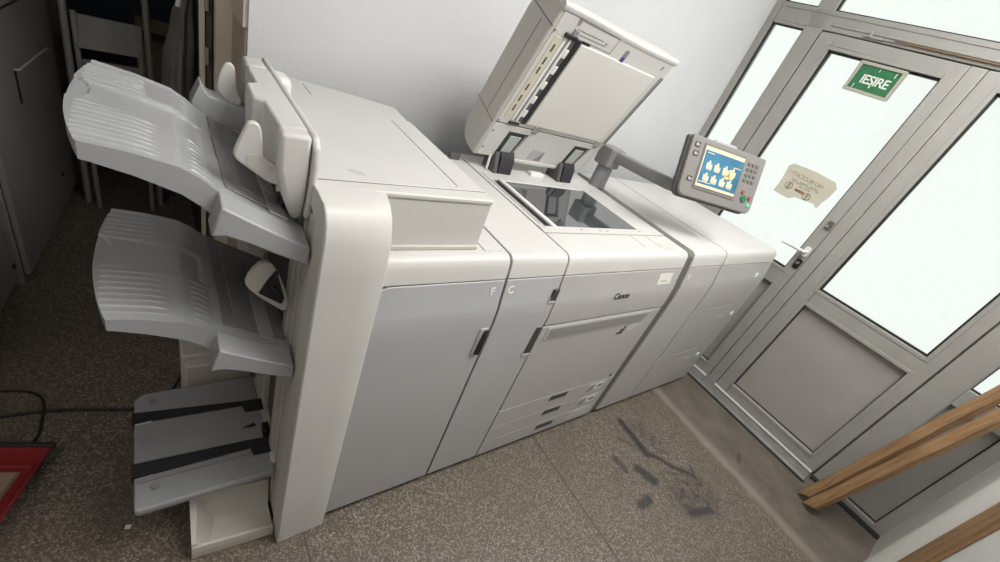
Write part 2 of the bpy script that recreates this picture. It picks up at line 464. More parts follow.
# meeting stile strip (astragal) of the second leaf
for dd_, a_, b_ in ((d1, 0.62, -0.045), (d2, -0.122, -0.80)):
    mb = MB(DF); bar(mb, a_, 0.020, b_, 0.030, -0.048, -0.020); mb.build('light_leak_strip', PURE, dd_, bevel=0.001)  # white strip added to imitate the bright line of light under the leaf
mb = MB(DF); bar(mb, -0.1195, 0.034, -0.0575, 2.052, -0.040, 0.03); mb.build('meeting_stile', ALU, d2, bevel=0.003)
# handle and locks on the first leaf
mb = MB(DF); mb.prism(rrect(-0.046, 1.005, -0.014, 1.065, 0.012), 'x', -0.052, -0.036)
hb = mb.build('handle', PURE, d1, bevel=0.002)
mb = MB(DF); mb.tube([(-0.045, -0.030, 1.036), (-0.085, -0.030, 1.036), (-0.092, -0.020, 1.035), (-0.090, 0.03, 1.032), (-0.086, 0.095, 1.027)], [0.010, 0.010, 0.0095, 0.008, 0.006], 12)
mb.build('lever', PURE, hb)
mb = MB(DF); mb.prism(rrect(-0.050, 0.925, -0.018, 0.985, 0.008), 'x', -0.044, -0.036); lk = mb.build('lock', BLACK, d1, bevel=0.002)
mb = MB(DF); mb.cyl((-0.055, -0.034, 0.962), (-0.044, -0.034, 0.962), 0.009); mb.build('key_cylinder', METAL, lk)
mb = MB(DF); mb.prism(rrect(-0.050, 1.185, -0.020, 1.235, 0.006), 'x', -0.043, -0.036); lk2 = mb.build('lock', M('bronze_lock_plate', (0.12, 0.11, 0.09), 0.4), d1, bevel=0.002)
mb = MB(DF); mb.cyl((-0.055, -0.030, 1.205), (-0.043, -0.030, 1.205), 0.008); mb.build('key_cylinder', METAL, lk2)

# threshold
mb = MB(DF)
prof = [(-0.112, 0.0), (-0.110, 0.006), (-0.098, 0.012), (-0.07, 0.015), (-0.03, 0.015), (0.09, 0.013), (0.09, 0.0)]
mb.prism([(d - 0.030 * (d < -0.05), z) for d, z in prof], 'y', -0.80, 0.66)
th = mb.build('trim_1', M('worn_threshold_metal', (0.30, 0.30, 0.285), 0.35, metal=0.5, noise=0.12, nscale=14), kind='structure')
mb = MB(DF); mb.prism([(-0.160, 0.0), (-0.158, 0.007), (-0.1425, 0.008), (-0.1425, 0.0)], 'y', -0.81, 0.66)
mb.build('trim_2', RUBBER, kind='structure')
mb = MB(DF); mb.prism([(-0.06, 0.0), (-0.058, 0.014), (-0.03, 0.016), (-0.03, 0.0)], 'y', -1.2, -0.812)
mb.build('trim_3', RUBBER, kind='structure')

# wooden casing board on the front wall
mb = MB(); mb.box((1.125, -1.174, 0.0), (1.30, -1.157, 2.3))
mb.build('trim_4', WOOD, kind='structure', bevel=0.003)
mb = MB(); mb.prism([(1.385 + 0.075 * math.cos(PI * k / 24), -1.176 + 0.05 * math.sin(PI * k / 24)) for k in range(25)], 'z', 0.0, 2.75)
mb.build('trim_8', WALLF, kind='structure', smooth=60)

# exit sign on the first leaf
sg = empty('exit_sign', DF @ T(-0.05, 0.243, 1.83), 'green exit sign in a pale frame hanging at the top of the door glass', 'sign')
mb = MB(DF); SD = -0.036
for (a, b, c, e) in ((0.136, 1.828, 0.352, 1.842), (0.136, 1.957, 0.352, 1.971), (0.136, 1.842, 0.150, 1.957), (0.338, 1.842, 0.352, 1.957)):
    bar(mb, a, b, c, e, SD - 0.014, SD)
mb.build('frame', SIGNF, sg, bevel=0.002)
mb = MB(DF); bar(mb, 0.149, 1.841, 0.339, 1.958, SD - 0.008, SD - 0.002); mb.build('sign_panel', SIGNG, sg)
O_ = DF @ Vector((SD - 0.0085, 0.303, 1.876)); ax = (DF.to_3x3() @ Vector((0, -1, 0))); ay = Vector((0, 0, 1))
text_mesh('lettering', 'IESIRE', 0.058, O_, ax, ay, SIGNT, sg, 0.0005, bold=0.0008, spacing=0.9)
mb = MB(DF); mb.prism([(0.2475, 1.873), (0.2395, 1.873), (0.2415, 1.861), (0.246, 1.861)], 'x', SD - 0.0092, SD - 0.0082); mb.build('cedilla', SIGNT, sg)
for q_ in ((0.318, 1.846, 0.314, 1.866), (0.248, 1.938, 0.245, 1.950), (0.172, 1.93, 0.169, 1.952)):
    mb = MB(DF); bar(mb, *q_, SD - 0.0092, SD - 0.0082); mb.build('scratch', SIGNT, sg)

# torn notice stuck on the glass, read from outside
def stick_mat():
    m = bpy.data.materials.new('faded_notice'); m.use_nodes = True
    nt = m.node_tree; nt.nodes.clear(); out = nt.nodes.new('ShaderNodeOutputMaterial')
    df = nt.nodes.new('ShaderNodeBsdfDiffuse'); df.inputs['Color'].default_value = (0.62, 0.56, 0.44, 1)
    tl = nt.nodes.new('ShaderNodeBsdfTranslucent'); tl.inputs['Color'].default_value = (0.66, 0.60, 0.47, 1)
    mx = nt.nodes.new('ShaderNodeMixShader'); mx.inputs['Fac'].default_value = 0.5
    nt.links.new(df.outputs[0], mx.inputs[1]); nt.links.new(tl.outputs[0], mx.inputs[2]); tp = nt.nodes.new('ShaderNodeBsdfTransparent'); m3 = nt.nodes.new('ShaderNodeMixShader'); m3.inputs['Fac'].default_value = 0.4
    nt.links.new(mx.outputs[0], m3.inputs[1]); nt.links.new(tp.outputs[0], m3.inputs[2]); nt.links.new(m3.outputs[0], out.inputs['Surface'])
    return m
STK = stick_mat()
nt_ = empty('glass_notice', DF @ T(0, 0.22, 1.33), 'torn faded paper notice with mirrored lettering stuck on the left door glass', 'sticker')
mb = MB(DF)
mb.prism([(0.3547, 1.3915), (0.3352, 1.4137), (0.2192, 1.4191), (0.0929, 1.4113), (0.0666, 1.3862), (0.0703, 1.3324), (0.0834, 1.2901), (0.0880, 1.2516), (0.1165, 1.2677), (0.2185, 1.2542), (0.2483, 1.2337), (0.3429, 1.2362), (0.3433, 1.3200)], 'x', -0.0006, 0.0016)
mb.build('paper', STK, nt_)
PALE = M('faded_red_ink', (0.30, 0.14, 0.09), 0.7); PALB = M('faded_brown_ink', (0.20, 0.165, 0.105), 0.7)
def mtext(name, body, size, s, z, mat, rot=0.0):
    a = DF.to_3x3() @ Vector((0, math.cos(rot), math.sin(rot))); b = DF.to_3x3() @ Vector((0, -math.sin(rot), math.cos(rot)))
    text_mesh(name, body, size, DF @ Vector((-0.0012, s, z)), a, b, mat, nt_, 0.0003)
mtext('lettering', 'NU BLOCATI !', 0.032, 0.127, 1.352, PALE, 0.02)
mb = MB(DF)
for k, (a, b, z) in enumerate(((0.125, 0.30, 1.335), (0.13, 0.285, 1.325), (0.17, 0.235, 1.312))):
    n = 14
    for i in range(n):
        if (i * 7 + k) % 5 == 0: continue
        s0 = a + (b - a) * i / n; bar(mb, s0, z, s0 + (b - a) / n * 0.7, z + 0.0055, -0.0014, -0.0004)
mb.build('small_print', PALB, nt_)
mb = MB(DF); bar(mb, 0.19, 1.285, 0.245, 1.300, -0.0014, -0.0004); mb.build('red_line', PALE, nt_)
for cs, cz in ((0.287, 1.298), (0.168, 1.283)):
    mb = MB(DF)
    for k in range(20):
        a0, a1 = 2 * PI * k / 20, 2 * PI * (k + 1) / 20
        mb.hexa([(-0.0014, cs + r * math.cos(a), cz + r * math.sin(a)) for r, a in ((0.017, a0), (0.021, a0), (0.021, a1), (0.017, a1))] +
                [(-0.0004, cs + r * math.cos(a), cz + r * math.sin(a)) for r, a in ((0.017, a0), (0.021, a0), (0.021, a1), (0.017, a1))])
    bar(mb, cs - 0.004, cz - 0.018, cs + 0.004, cz + 0.018, -0.0014, -0.0004)
    mb.build('round_symbol', PALB, nt_)

# ------------------------------------------------------------------ front profile of the printer line
PROF = [(0.0, 0.0), (0.78, 0.0), (0.84, 0.004), (0.87, 0.010), (0.93, 0.019), (0.955, 0.023), (0.975, 0.026), (0.984, 0.029), (0.991, 0.033), (0.996, 0.039), (0.999, 0.046), (1.0, 0.054)]
def yf(z): return lerp(PROF, z)

def skin(name, poly, mat, parent, thick=0.016, off=0.0, bevel=0.0025):
    """panel following the curved front: poly in (x,z), sits off in front of the profile"""
    bm = bmesh.new()
    f = bm.faces.new([bm.verts.new((x, 0, z)) for x, z in poly])
    for zz in (0.78, 0.81, 0.84, 0.855, 0.87, 0.90, 0.93, 0.955):
        bmesh.ops.bisect_plane(bm, geom=bm.verts[:] + bm.edges[:] + bm.faces[:], plane_co=(0, 0, zz), plane_no=(0, 0, 1))
    ret = bmesh.ops.extrude_face_region(bm, geom=bm.faces[:])
    for v in [g for g in ret['geom'] if isinstance(g, bmesh.types.BMVert)]: v.co.y += thick
    for v in bm.verts: v.co.y += yf(v.co.z) - off
    mb = MB(); mb.bm.free(); mb.bm = bm
    return mb.build(name, mat, parent, bevel)

def rect(x0, z0, x1, z1): return [(x0, z0), (x1, z0), (x1, z1), (x0, z1)]

ZB = 0.932
def top_profile(yb, y0=None, zb=ZB + 0.003):
    p = [(yf(z), z) for z in (zb, 0.955, 0.975, 0.984, 0.988, 0.991, 0.9935, 0.996, 0.9978, 0.999, 1.0)]
    return p + [(yb, 1.0), (yb, zb)]

def chassis(parent, x0, x1, yb, mat=GAP, zt=0.985, z0=0.03, ins=0.004):
    pr = [(yf(z) + 0.014, z) for z in (z0, 0.78, 0.84, 0.87, 0.93, 0.955, 0.975, zt)]
    return MB().prism(pr + [(yb, zt), (yb, z0)], 'x', x0 + ins, x1 - ins).build('chassis', mat, parent)

def feet(parent, x0, x1, y0, y1):
    for x in (x0 + 0.06, x1 - 0.06):
        for y in (y0 + 0.08, y1 - 0.08):
            MB().cyl((x, y, 0.0), (x, y, 0.032), 0.02, 14).build('foot', BLACK, parent)

# ------------------------------------------------------------------ finisher
FX0, FX1 = -0.735, -0.232
fin = empty('finisher', T(-0.48, 0.0, 0.0), 'tall off-white paper finisher with two grey output trays at the left end of the copier', 'finisher')
chassis(fin, -0.64, FX1, 0.72)
skin('front_door', [(-0.598, 0.032), (FX1, 0.032), (FX1, ZB), (-0.565, ZB), (-0.580, 0.928), (-0.591, 0.917), (-0.598, 0.898)], PANEL, fin)
fd = [o for o in fin.children if o.name.startswith('front_door')][0]
box('kick_rail', (-0.598, 0.004, 0.032), (FX1, 0.02, 0.045), STICKG, fin)
MB().prism(top_profile(0.72), 'x', -0.60, FX1).build('top_band', WHITE, fin, bevel=0.002)
# door pull
pl = MB().prism(rrect(-0.268, 0.668, -0.240, 0.778, 0.008), 'y', -0.004, 0.004).build('handle', PANEL, fd, bevel=0.002)
MB().prism([(-0.259, 0.680), (-0.2405, 0.676), (-0.2405, 0.772), (-0.253, 0.768)], 'y', -0.0085, 0.0).build('recess', BLACK, pl)
text_mesh('letter', 'F', 0.034, (-0.275, yf(0.903) - 0.003, 0.889), (1, 0, 0), (0, 0.18, 1), PURE, fd, 0.0008, bold=0.0004)
# corner pad on the top band
MB().prism(rrect(-0.305, 0.060, -0.243, 0.16, 0.004), 'z', 0.999, 1.0035).build('corner_pad', WHITE, fin, bevel=0.002)
# cover box above
ZT = 1.14
box('upper_housing', (-0.70, 0.072, 1.002), (-0.325, 0.72, 1.126), WHITE, fin, bevel=0.004)
box('housing_skirt', (-0.60, 0.066, 1.001), (-0.328, 0.080, 1.012), WARM, fin, bevel=0.002)
MB().prism([(-0.735, 0.104), (-0.325, 0.118), (-0.325, 0.590), (-0.735, 0.655)], 'z', 1.112, ZT).build('top_lid', WHITE, fin, bevel=0.0025)
MB().prism([(-0.735, 0.085), (-0.655, 0.069), (-0.325, 0.069), (-0.325, 0.1155), (-0.735, 0.1015)], 'z', 1.1265, ZT).build('lid_front_strip', WHITE, fin, bevel=0.004)
MB().prism([(-0.735, 0.658), (-0.325, 0.593), (-0.318, 0.735), (-0.42, 0.775), (-0.735, 0.86)], 'z', 1.105, 1.135).build('rear_cover', WHITE, fin, bevel=0.004)
box('lid_groove', (-0.3985, 0.13, ZT - 0.001), (-0.3965, 0.565, ZT + 0.0005), MIDGAP, fin)
MB().prism([(-0.733, 0.6545), (-0.326, 0.5895), (-0.326, 0.5928), (-0.733, 0.6578)], 'z', 1.10, 1.1375).build('lid_groove', MIDGAP, fin)
MB().prism([(-0.733, 0.1015), (-0.326, 0.1155), (-0.326, 0.1178), (-0.733, 0.1038)], 'z', 1.10, 1.1388).build('lid_groove', MIDGAP, fin)
box('lid_groove', (-0.60, 0.68, 1.134), (-0.598, 0.78, 1.1357), MIDGAP, fin)
MB().prism([(-0.655, 0.155), (-0.64, 0.145), (-0.622, 0.135), (-0.62, 0.15), (-0.64, 0.165)], 'z', ZT, ZT + 0.0006).build('hand_symbol', STICKL, fin)
# front column: rounded top
colL = [(-0.022, 0.004), (-0.022, 1.0), (-0.022, 1.075), (-0.017, 1.105), (-0.006, 1.126), (0.010, 1.137), (0.045, 1.1395), (0.072, 1.1395), (0.10, 1.1395), (0.10, 1.105), (0.040, 1.085), (0.040, 0.004)]
colR = [(-0.018, 0.004), (-0.018, 0.98), (-0.012, 1.05), (-0.002, 1.085), (0.012, 1.109), (0.030, 1.125), (0.050, 1.135), (0.072, 1.1390), (0.10, 1.1395), (0.10, 1.105), (0.040, 1.085), (0.040, 0.004)]
MB().rings([[(x, a[0] * (1 - t) + b[0] * t + dy * (a[0] < 0.06), a[1] * (1 - t) + b[1] * t) for a, b in zip(colL, colR)] for x, dy, t in ((-0.737, 0.003, 0), (-0.734, 0.0, 0), (-0.69, 0.0, 0.35), (-0.65, 0.0, 0.7), (-0.607, 0.0, 1), (-0.602, 0.003, 1))]).build('front_column', WHITE, fin, bevel=0.001, smooth=30)
# left side frame: rails and recess
box('side_frame', (-0.722, 0.10, 0.03), (-0.64, 0.72, 1.11), MIDGAP, fin)
box('side_post', (-0.733, 0.047, 0.02), (-0.66, 0.098, 1.078), WARM, fin, bevel=0.002)
box('side_post', (-0.736, 0.103, 0.02), (-0.66, 0.128, 1.10), WARM, fin, bevel=0.002)
box('side_inner', (-0.725, 0.042, 0.03), (-0.66, 0.11, 1.07), MIDGAP, fin)
box('side_post', (-0.741, 0.131, 0.02), (-0.715, 0.165, 1.06), WARM, fin, bevel=0.002)
box('side_post', (-0.735, 0.30, 0.03), (-0.715, 0.34, 0.60), WARM, fin, bevel=0.002)
box('side_post', (-0.735, 0.35, 0.03), (-0.715, 0.43, 0.60), WARM, fin, bevel=0.002)
box('side_post', (-0.735, 0.46, 0.03), (-0.715, 0.70, 1.10), WARM, fin, bevel=0.002)

# canopy over the tray exit: stepped left edge
can = []
def canp(pts, z0, z1, nm='canopy', bev=0.006, dx=0.0):
    """tapered prism: lower edge pulled right by dx"""
    return MB().rings([[(x + (dx if x < -0.76 else 0), y, z0) for x, y in pts], [(x, y, z1) for x, y in pts]]).build(nm, WHITE, fin, bevel=bev)
main_c = [(-0.745, 0.118), (-0.745, 0.486), (-0.791, 0.486), (-0.793, 0.45), (-0.793, 0.358), (-0.812, 0.344), (-0.812, 0.256), (-0.794, 0.246), (-0.791, 0.118)]
canp(main_c, 1.10, 1.222, 'canopy', 0.005, 0.004)
canp([(-0.745, 0.50), (-0.745, 0.585), (-0.789, 0.572), (-0.789, 0.50)], 1.09, 1.220, 'canopy_rear_end', 0.006, 0.0)
MB().rings([[(-0.745, y0, z), (-0.745, y1, z), (x, y1, z), (x, y0, z)] for z, x, y0, y1 in
            ((1.048, -0.760, 0.105, 0.125), (1.07, -0.770, 0.094, 0.125), (1.10, -0.782, 0.086, 0.125), (1.16, -0.795, 0.082, 0.125), (1.222, -0.795, 0.085, 0.125))]).build('canopy_front_end', WHITE, fin, bevel=0.008, seg=3)
box('canopy_joint', (-0.788, 0.117, 1.10), (-0.747, 0.126, 1.2195), WARM, fin)
# right-hand rim standing a little proud
MB().rings([[(-0.7435, y0, z), (-0.7435, y1, z), (-0.731, y1, z), (-0.731, y0, z)] for z, y0, y1 in
            ((1.06, 0.088, 0.60), (1.10, 0.078, 0.60), (1.17, 0.072, 0.60), (1.205, 0.078, 0.60), (1.222, 0.094, 0.598))]).build('canopy_rim', WHITE, fin, bevel=0.005, seg=3)
box('canopy_rear_knob', (-0.737, 0.50, 1.15), (-0.690, 0.575, 1.205), PURE, fin, bevel=0.012)
box('canopy_core', (-0.775, 0.14, 1.06), (-0.72, 0.56, 1.11), GAP, fin)

# paper guides (white fins)
def fin_plate(name, pts, y, th, mat=WHITE):
    return MB().prism([(x, z) for x, z in pts], 'y', y - th / 2, y + th / 2).build(name, mat, fin, bevel=0.003)
def smooth_poly(pts, it=2):
    for _ in range(it):
        q = []
        for i in range(len(pts)):
            a, b = pts[i], pts[(i + 1) % len(pts)]
            q += [(a[0] * .75 + b[0] * .25, a[1] * .75 + b[1] * .25), (a[0] * .25 + b[0] * .75, a[1] * .25 + b[1] * .75)]
        pts = q
    return pts
e2 = [(-0.843, 1.209), (-0.838, 1.222), (-0.824, 1.222), (-0.818, 1.212), (-0.815, 1.189), (-0.813, 1.160), (-0.79, 1.150), (-0.778, 1.128), (-0.782, 1.114), (-0.799, 1.114), (-0.831, 1.137), (-0.856, 1.155), (-0.857, 1.170)]
pg = fin_plate('paper_guide', smooth_poly(e2), 0.12, 0.012)
MB().prism([(-0.838, 1.148), (-0.838, 1.166), (-0.815, 1.168), (-0.813, 1.155), (-0.795, 1.146), (-0.81, 1.128)], 'y', 0.1125, 0.1145).build('guide_recess', WARM, pg)
e1 = [(-0.846, 1.155), (-0.838, 1.193), (-0.829, 1.214), (-0.814, 1.214), (-0.809, 1.197), (-0.806, 1.155), (-0.795, 1.139), (-0.797, 1.124), (-0.815, 1.124), (-0.835, 1.138)]
fin_plate('paper_guide', smooth_poly(e1), 0.50, 0.012)
e3 = [(-0.832, 0.894), (-0.808, 0.940), (-0.778, 0.934), (-0.742, 0.83), (-0.750, 0.800), (-0.770, 0.818), (-0.797, 0.842), (-0.826, 0.874)]
pg3 = fin_plate('paper_guide', smooth_poly(e3), 0.125, 0.012, WARM)
MB().prism([(-0.805, 0.862), (-0.79, 0.895), (-0.775, 0.92), (-0.755, 0.845), (-0.76, 0.828)], 'y', 0.115, 0.119).build('guide_recess', BLACK, pg3)
MB().tube([(-0.775, 0.114, 0.915), (-0.782, 0.110, 0.885), (-0.768, 0.112, 0.86), (-0.760, 0.116, 0.835)], 0.004, 8).build('cable', CABLE, pg3)

# output trays
ZTAB = [(-1.075, 1.173), (-1.04, 1.1705), (-0.985, 1.161), (-0.93, 1.1455), (-0.905, 1.130), (-0.885, 1.112), (-0.81, 1.068), (-0.738, 1.030)]
def smoothstep(a, b, x):
    t = max(0.0, min(1.0, (x - a) / (b - a))); return t * t * (3 - 2 * t)
def tray(dz, nm='output_tray'):
    Y0, Y1 = 0.075, 0.458
    NY, NX = 250, 90
    top, bot = [], []
    for j in range(NY + 1):
        y = Y0 + (Y1 - Y0) * j / NY
        c = (y - 0.27) / 0.19
        xl = -1.064 + 0.022 * min(1.3, abs(c)) ** 2.2
        yb = y
        tr, br = [], []
        for i in range(NX + 1):
            x = xl + (-0.738 - xl) * i / NX
            z = lerp(ZTAB, x)
            # taper of the rear edge
            zz = z
            ch = smoothstep(0.232, 0.246, y) * smoothstep(0.352, 0.338, y)
            ch2 = ch * smoothstep(-1.06, -0.93, x) * smoothstep(-0.885, -0.90, x)
            zz -= 0.008 * ch2 + 0.002 * ch * smoothstep(-1.05, -1.03, x)
            # thumb notch at the outer end
            q = ((x + 1.066) / 0.027) ** 2 + ((y - 0.305) / 0.05) ** 2
            if q < 1: zz -= 0.005 * min(1.0, 9 * (1 - q))
            # ribs
            if (0.088 < y < 0.246 or 0.340 < y < 0.445):
                ph = (y - 0.09) / 0.0175
                rib = max(0.0, min(1.0, 1.5 - abs((ph % 1.0) - 0.5) * 11))
                zz += 0.0026 * rib * (smoothstep(-1.055, -1.05, x) * smoothstep(-0.965 + 0.02 * (y < 0.25), -0.975, x) + 0.8 * smoothstep(-0.918, -0.912, x) * smoothstep(-0.885, -0.892, x))
            # raised lip along the edge
            zz += 0.003 * (smoothstep(0.084, 0.079, y) + smoothstep(0.449, 0.454, y)) * (1 if x < -0.88 else 0.4)
            tr.append((x, y, zz + dz))
            th = lerp([(-1.07, 0.020), (-1.03, 0.024), (-0.93, 0.042), (-0.88, 0.05), (-0.738, 0.042)], x)
            br.append((x, y, z - th + dz))
        top.append(tr); bot.append(br)
    mb = MB()
    V = [[mb.bm.verts.new(p) for p in r] for r in top]; B = [[mb.bm.verts.new(p) for p in r] for r in bot]
    for j in range(NY):
        for i in range(NX):
            mb.bm.faces.new((V[j][i], V[j][i + 1], V[j + 1][i + 1], V[j + 1][i]))
            mb.bm.faces.new((B[j][i], B[j + 1][i], B[j + 1][i + 1], B[j][i + 1]))
    for i in range(NX):
        mb.bm.faces.new((V[0][i], B[0][i], B[0][i + 1], V[0][i + 1]))
        mb.bm.faces.new((V[NY][i], V[NY][i + 1], B[NY][i + 1], B[NY][i]))
    for j in range(NY):
        mb.bm.faces.new((V[j][0], V[j + 1][0], B[j + 1][0], B[j][0]))
        mb.bm.faces.new((V[j][NX], B[j][NX], B[j + 1][NX], V[j + 1][NX]))
    t = mb.build(nm, TRAY, fin, smooth=24)
    t['label'] = 'upper grey ribbed output tray' if dz == 0 else 'lower grey ribbed output tray'
    # bracket block at the root
    xs = ((-0.881, -0.896), (-0.868, -0.875), (-0.84, -0.84), (-0.80, -0.80), (-0.77, -0.77), (-0.7415, -0.7415))
    MB().rings([[(xt, 0.030, lerp(ZTAB, xt) - 0.002 + dz), (xt, 0.082, lerp(ZTAB, xt) + 0.0045 + dz), (xb, 0.082, lerp(ZTAB, xt) - 0.055 + dz), (xb, 0.030, lerp(ZTAB, xt) - (0.056 if k == 0 else 0.05 - 0.002 * k) + dz)] for k, (xt, xb) in enumerate(xs)]).build('bracket', TRAY, t, bevel=0.003)
    # dark run-out plates near the body
    def plate(x0, x1, y0, y1, h, nm, m):
        MB().hexa([(x0, y0, lerp(ZTAB, x0) + dz), (x1, y0, lerp(ZTAB, x1) + dz), (x1, y1, lerp(ZTAB, x1) + dz), (x0, y1, lerp(ZTAB, x0) + dz),
                   (x0, y0, lerp(ZTAB, x0) + h + dz), (x1, y0, lerp(ZTAB, x1) + h + dz), (x1, y1, lerp(ZTAB, x1) + h + dz), (x0, y1, lerp(ZTAB, x0) + h + dz)]).build(nm, m, t, bevel=0.0015)
    plate(-0.868, -0.742, 0.112, 0.455, 0.003, 'runout_plate', TRAYD)
    plate(-0.845, -0.81, 0.14, 0.44, 0.006, 'stop_plate', M('mid_grey_plate', (0.24, 0.24, 0.25), 0.35))
    plate(-0.800, -0.768, 0.10, 0.185, 0.006, 'stop_plate', M('light_grey_plate', (0.36, 0.365, 0.37), 0.35))
    plate(-0.800, -0.768, 0.188, 0.29, 0.006, 'stop_plate', M('light_grey_plate', (0.36, 0.365, 0.37), 0.35))
    plate(-0.81, -0.795, 0.13, 0.40, 0.0045, 'stop_gap', BLACK)
    return t
t1 = tray(0.0)
t2 = tray(-0.315)
# grey wedge bracket at the rear of the upper tray
MB().rings([[(x, 0.462, z0), (x, 0.53, z0), (x, 0.53, z1), (x, 0.475, z1)] for x, z0, z1 in ((-0.893, 1.10, 1.122), (-0.876, 1.09, 1.165), (-0.862, 1.085, 1.142), (-0.786, 1.075, 1.122), (-0.745, 1.06, 1.10))]).build('rear_bracket', TRAY, fin, bevel=0.003)
# support arm under the upper tray
MB().tube([(-0.742, 0.30, 0.98), (-0.80, 0.31, 1.0), (-0.86, 0.32, 1.035), (-0.90, 0.33, 1.075)], [0.03, 0.032, 0.028, 0.02], 12).build('tray_support', TRAYD, fin)
MB().tube([(-0.742, 0.30, 0.665), (-0.80, 0.31, 0.685), (-0.86, 0.32, 0.72), (-0.90, 0.33, 0.76)], [0.03, 0.032, 0.028, 0.02], 12).build('tray_support', TRAYD, fin)

# low stacker tray with two belts
stk = MB()
pl_ = rrect(-1.046, 0.072, -0.742, 0.440, (0.01, 0.004, 0.004, 0.03))
stk.rings([[(x, y, 0.222) for x, y in pl_], [(x, y, 0.246 if y > 0.1 else 0.238) for x, y in pl_], [(x * 0.99 - 0.0089, 0.256 + (y - 0.256) * 0.97, 0.250 if y > 0.1 else 0.243) for x, y in pl_]])
stt = stk.build('stacker_tray', STACK, fin, bevel=0.004)
box('tray_crease', (-1.04, 0.144, 0.2495), (-0.745, 0.1455, 0.2507), TRAYD, stt)
for (ya, yb_, yc, yd) in ((0.332, 0.370, 0.290, 0.334), (0.160, 0.203, 0.132, 0.186)):
    b = MB(); 
    pts = [(-1.043, ya), (-0.79, yc + 0.03), (-0.785, yc + 0.004), (-0.735, yc), (-0.735, yd), (-0.79, yd + 0.004), (-1.043, yb_)]
    pts = [(-1.047, ya), (-0.735, ya - 0.004), (-0.735, yb_ + 0.002), (-1.047, yb_)] if False else pts
    b.prism(pts, 'z', 0.249, 0.2525)
    b.box((-1.051, ya, 0.225), (-1.043, yb_, 0.2525))
    bb = b.build('belt', BELT, stt, bevel=0.001)
    MB().tube([(-1.044, ya - 0.004, 0.251), (-1.02, ya - 0.004, 0.252), (-1.008, ya - 0.002, 0.251)], 0.002, 6).build('wire_clip', METAL, bb)
for yy in (0.403, 0.126):
    MB().cyl((-1.004, yy, 0.249), (-1.004, yy, 0.2515), 0.009, 18).build('button', TRAYD, stt)
MB().prism([(-0.80, 0.238), (-0.768, 0.247), (-0.764, 0.235)], 'z', 0.2495, 0.251).build('arrow', BLACK, stt)
box('drive_block', (-0.752, 0.19, 0.245), (-0.735, 0.225, 0.275), BLACK, stt, bevel=0.003)
# stacker carriage joining the tray to the body, base feet
box('carriage', (-0.745, 0.10, 0.20), (-0.715, 0.43, 0.246), WARM, fin, bevel=0.003)
ft = MB()
ft.prism([(-0.940, 0.026), (-0.742, 0.010), (-0.742, 0.20), (-0.936, 0.20)], 'z', 0.004, 0.03)
ft.hexa([(-0.938, 0.112, 0.03), (-0.742, 0.095, 0.03), (-0.742, 0.20, 0.03), (-0.936, 0.20, 0.03), (-0.936, 0.130, 0.138), (-0.742, 0.118, 0.130), (-0.742, 0.195, 0.130), (-0.934, 0.195, 0.138)])
ft.hexa([(-0.940, 0.024, 0.03), (-0.905, 0.024, 0.03), (-0.875, 0.125, 0.03), (-0.938, 0.125, 0.03), (-0.939, 0.030, 0.072), (-0.930, 0.030, 0.072), (-0.918, 0.132, 0.138), (-0.936, 0.132, 0.138)])
ft.hexa([(-0.938, 0.024, 0.03), (-0.742, 0.010, 0.03), (-0.742, 0.026, 0.03), (-0.938, 0.040, 0.03), (-0.938, 0.026, 0.058), (-0.742, 0.012, 0.046), (-0.742, 0.020, 0.046), (-0.938, 0.034, 0.058)])
ft.build('base_foot', WARM, fin, bevel=0.003)
ft = MB(); ft.box((-0.932, 0.50, 0.004), (-0.74, 0.66, 0.32)); ft.box((-0.925, 0.47, 0.004), (-0.742, 0.51, 0.30))
ft.build('base_foot', WARM, fin, bevel=0.006)
feet(fin, -0.66, FX1, 0.0, 0.72)

# ------------------------------------------------------------------ printer (left panel C + engine)
PX0, PX1 = -0.224, 0.714
pr = empty('printer', T(0.25, 0.0, 0.0), 'large grey and off-white production copier with open scanner lid and raised touch panel', 'printer')
chassis(pr, PX0, PX1, 0.78, zt=0.97)
skin('side_door', rect(PX0, 0.032, -0.004, ZB), PANEL, pr)
sd = [o for o in pr.children if o.name.startswith('side_door')][0]
text_mesh('letter', 'C', 0.034, (-0.214, yf(0.903) - 0.003, 0.889), (1, 0, 0), (0, 0.18, 1), PURE, sd, 0.0008, bold=0.0004)
for (a, b_) in (((-0.030, 0.846), (-0.004, 0.890)), ((-0.034, 0.622), (-0.004, 0.742))):
    (xa, za), (xb, zb) = a, b_
    h = MB().prism([(xa, yf(za)), (xb, yf(za)), (xb, yf(zb)), (xa, yf(zb))][:0] or [(xa, za), (xb, za), (xb, zb), (xa + 0.004, zb)], 'y', yf(za) - 0.0015, yf(zb) + 0.01).build('handle', GAP, sd)
    MB().prism([(xa - 0.006, za - 0.006), (xb, za - 0.006), (xb, za + 0.002), (xa, za + 0.003), (xa - 0.002, za + 0.02)], 'y', yf(za) - 0.004, yf(za) + 0.004).build('grip_lip', PANEL, h, bevel=0.0015)
MB().prism(top_profile(0.74), 'x', PX0, -0.004).build('side_top_cover', WHITE, pr, bevel=0.002)
# engine front
skin('upper_door', rect(0.002, 0.744, PX1, ZB), PANEL2, pr)
ud = [o for o in pr.children if o.name.startswith('upper_door')][0]
text_mesh('logo', 'Canon', 0.037, (0.309, yf(0.833) - 0.0012, 0.822), (1, 0, 0), (0, 0.08, 1), INK, ud, 0.0006, shear=0.12, bold=0.0010, spacing=0.95)
skin('label_sticker', [(0.566, 0.867), (0.660, 0.867), (0.655, 0.915), (0.560, 0.915)], LABELW, ud, 0.002, 0.0012, 0.0)
skin('label_print', [(0.585, 0.878), (0.632, 0.878), (0.629, 0.886), (0.583, 0.886)], STICKL, ud, 0.002, 0.0018, 0.0)
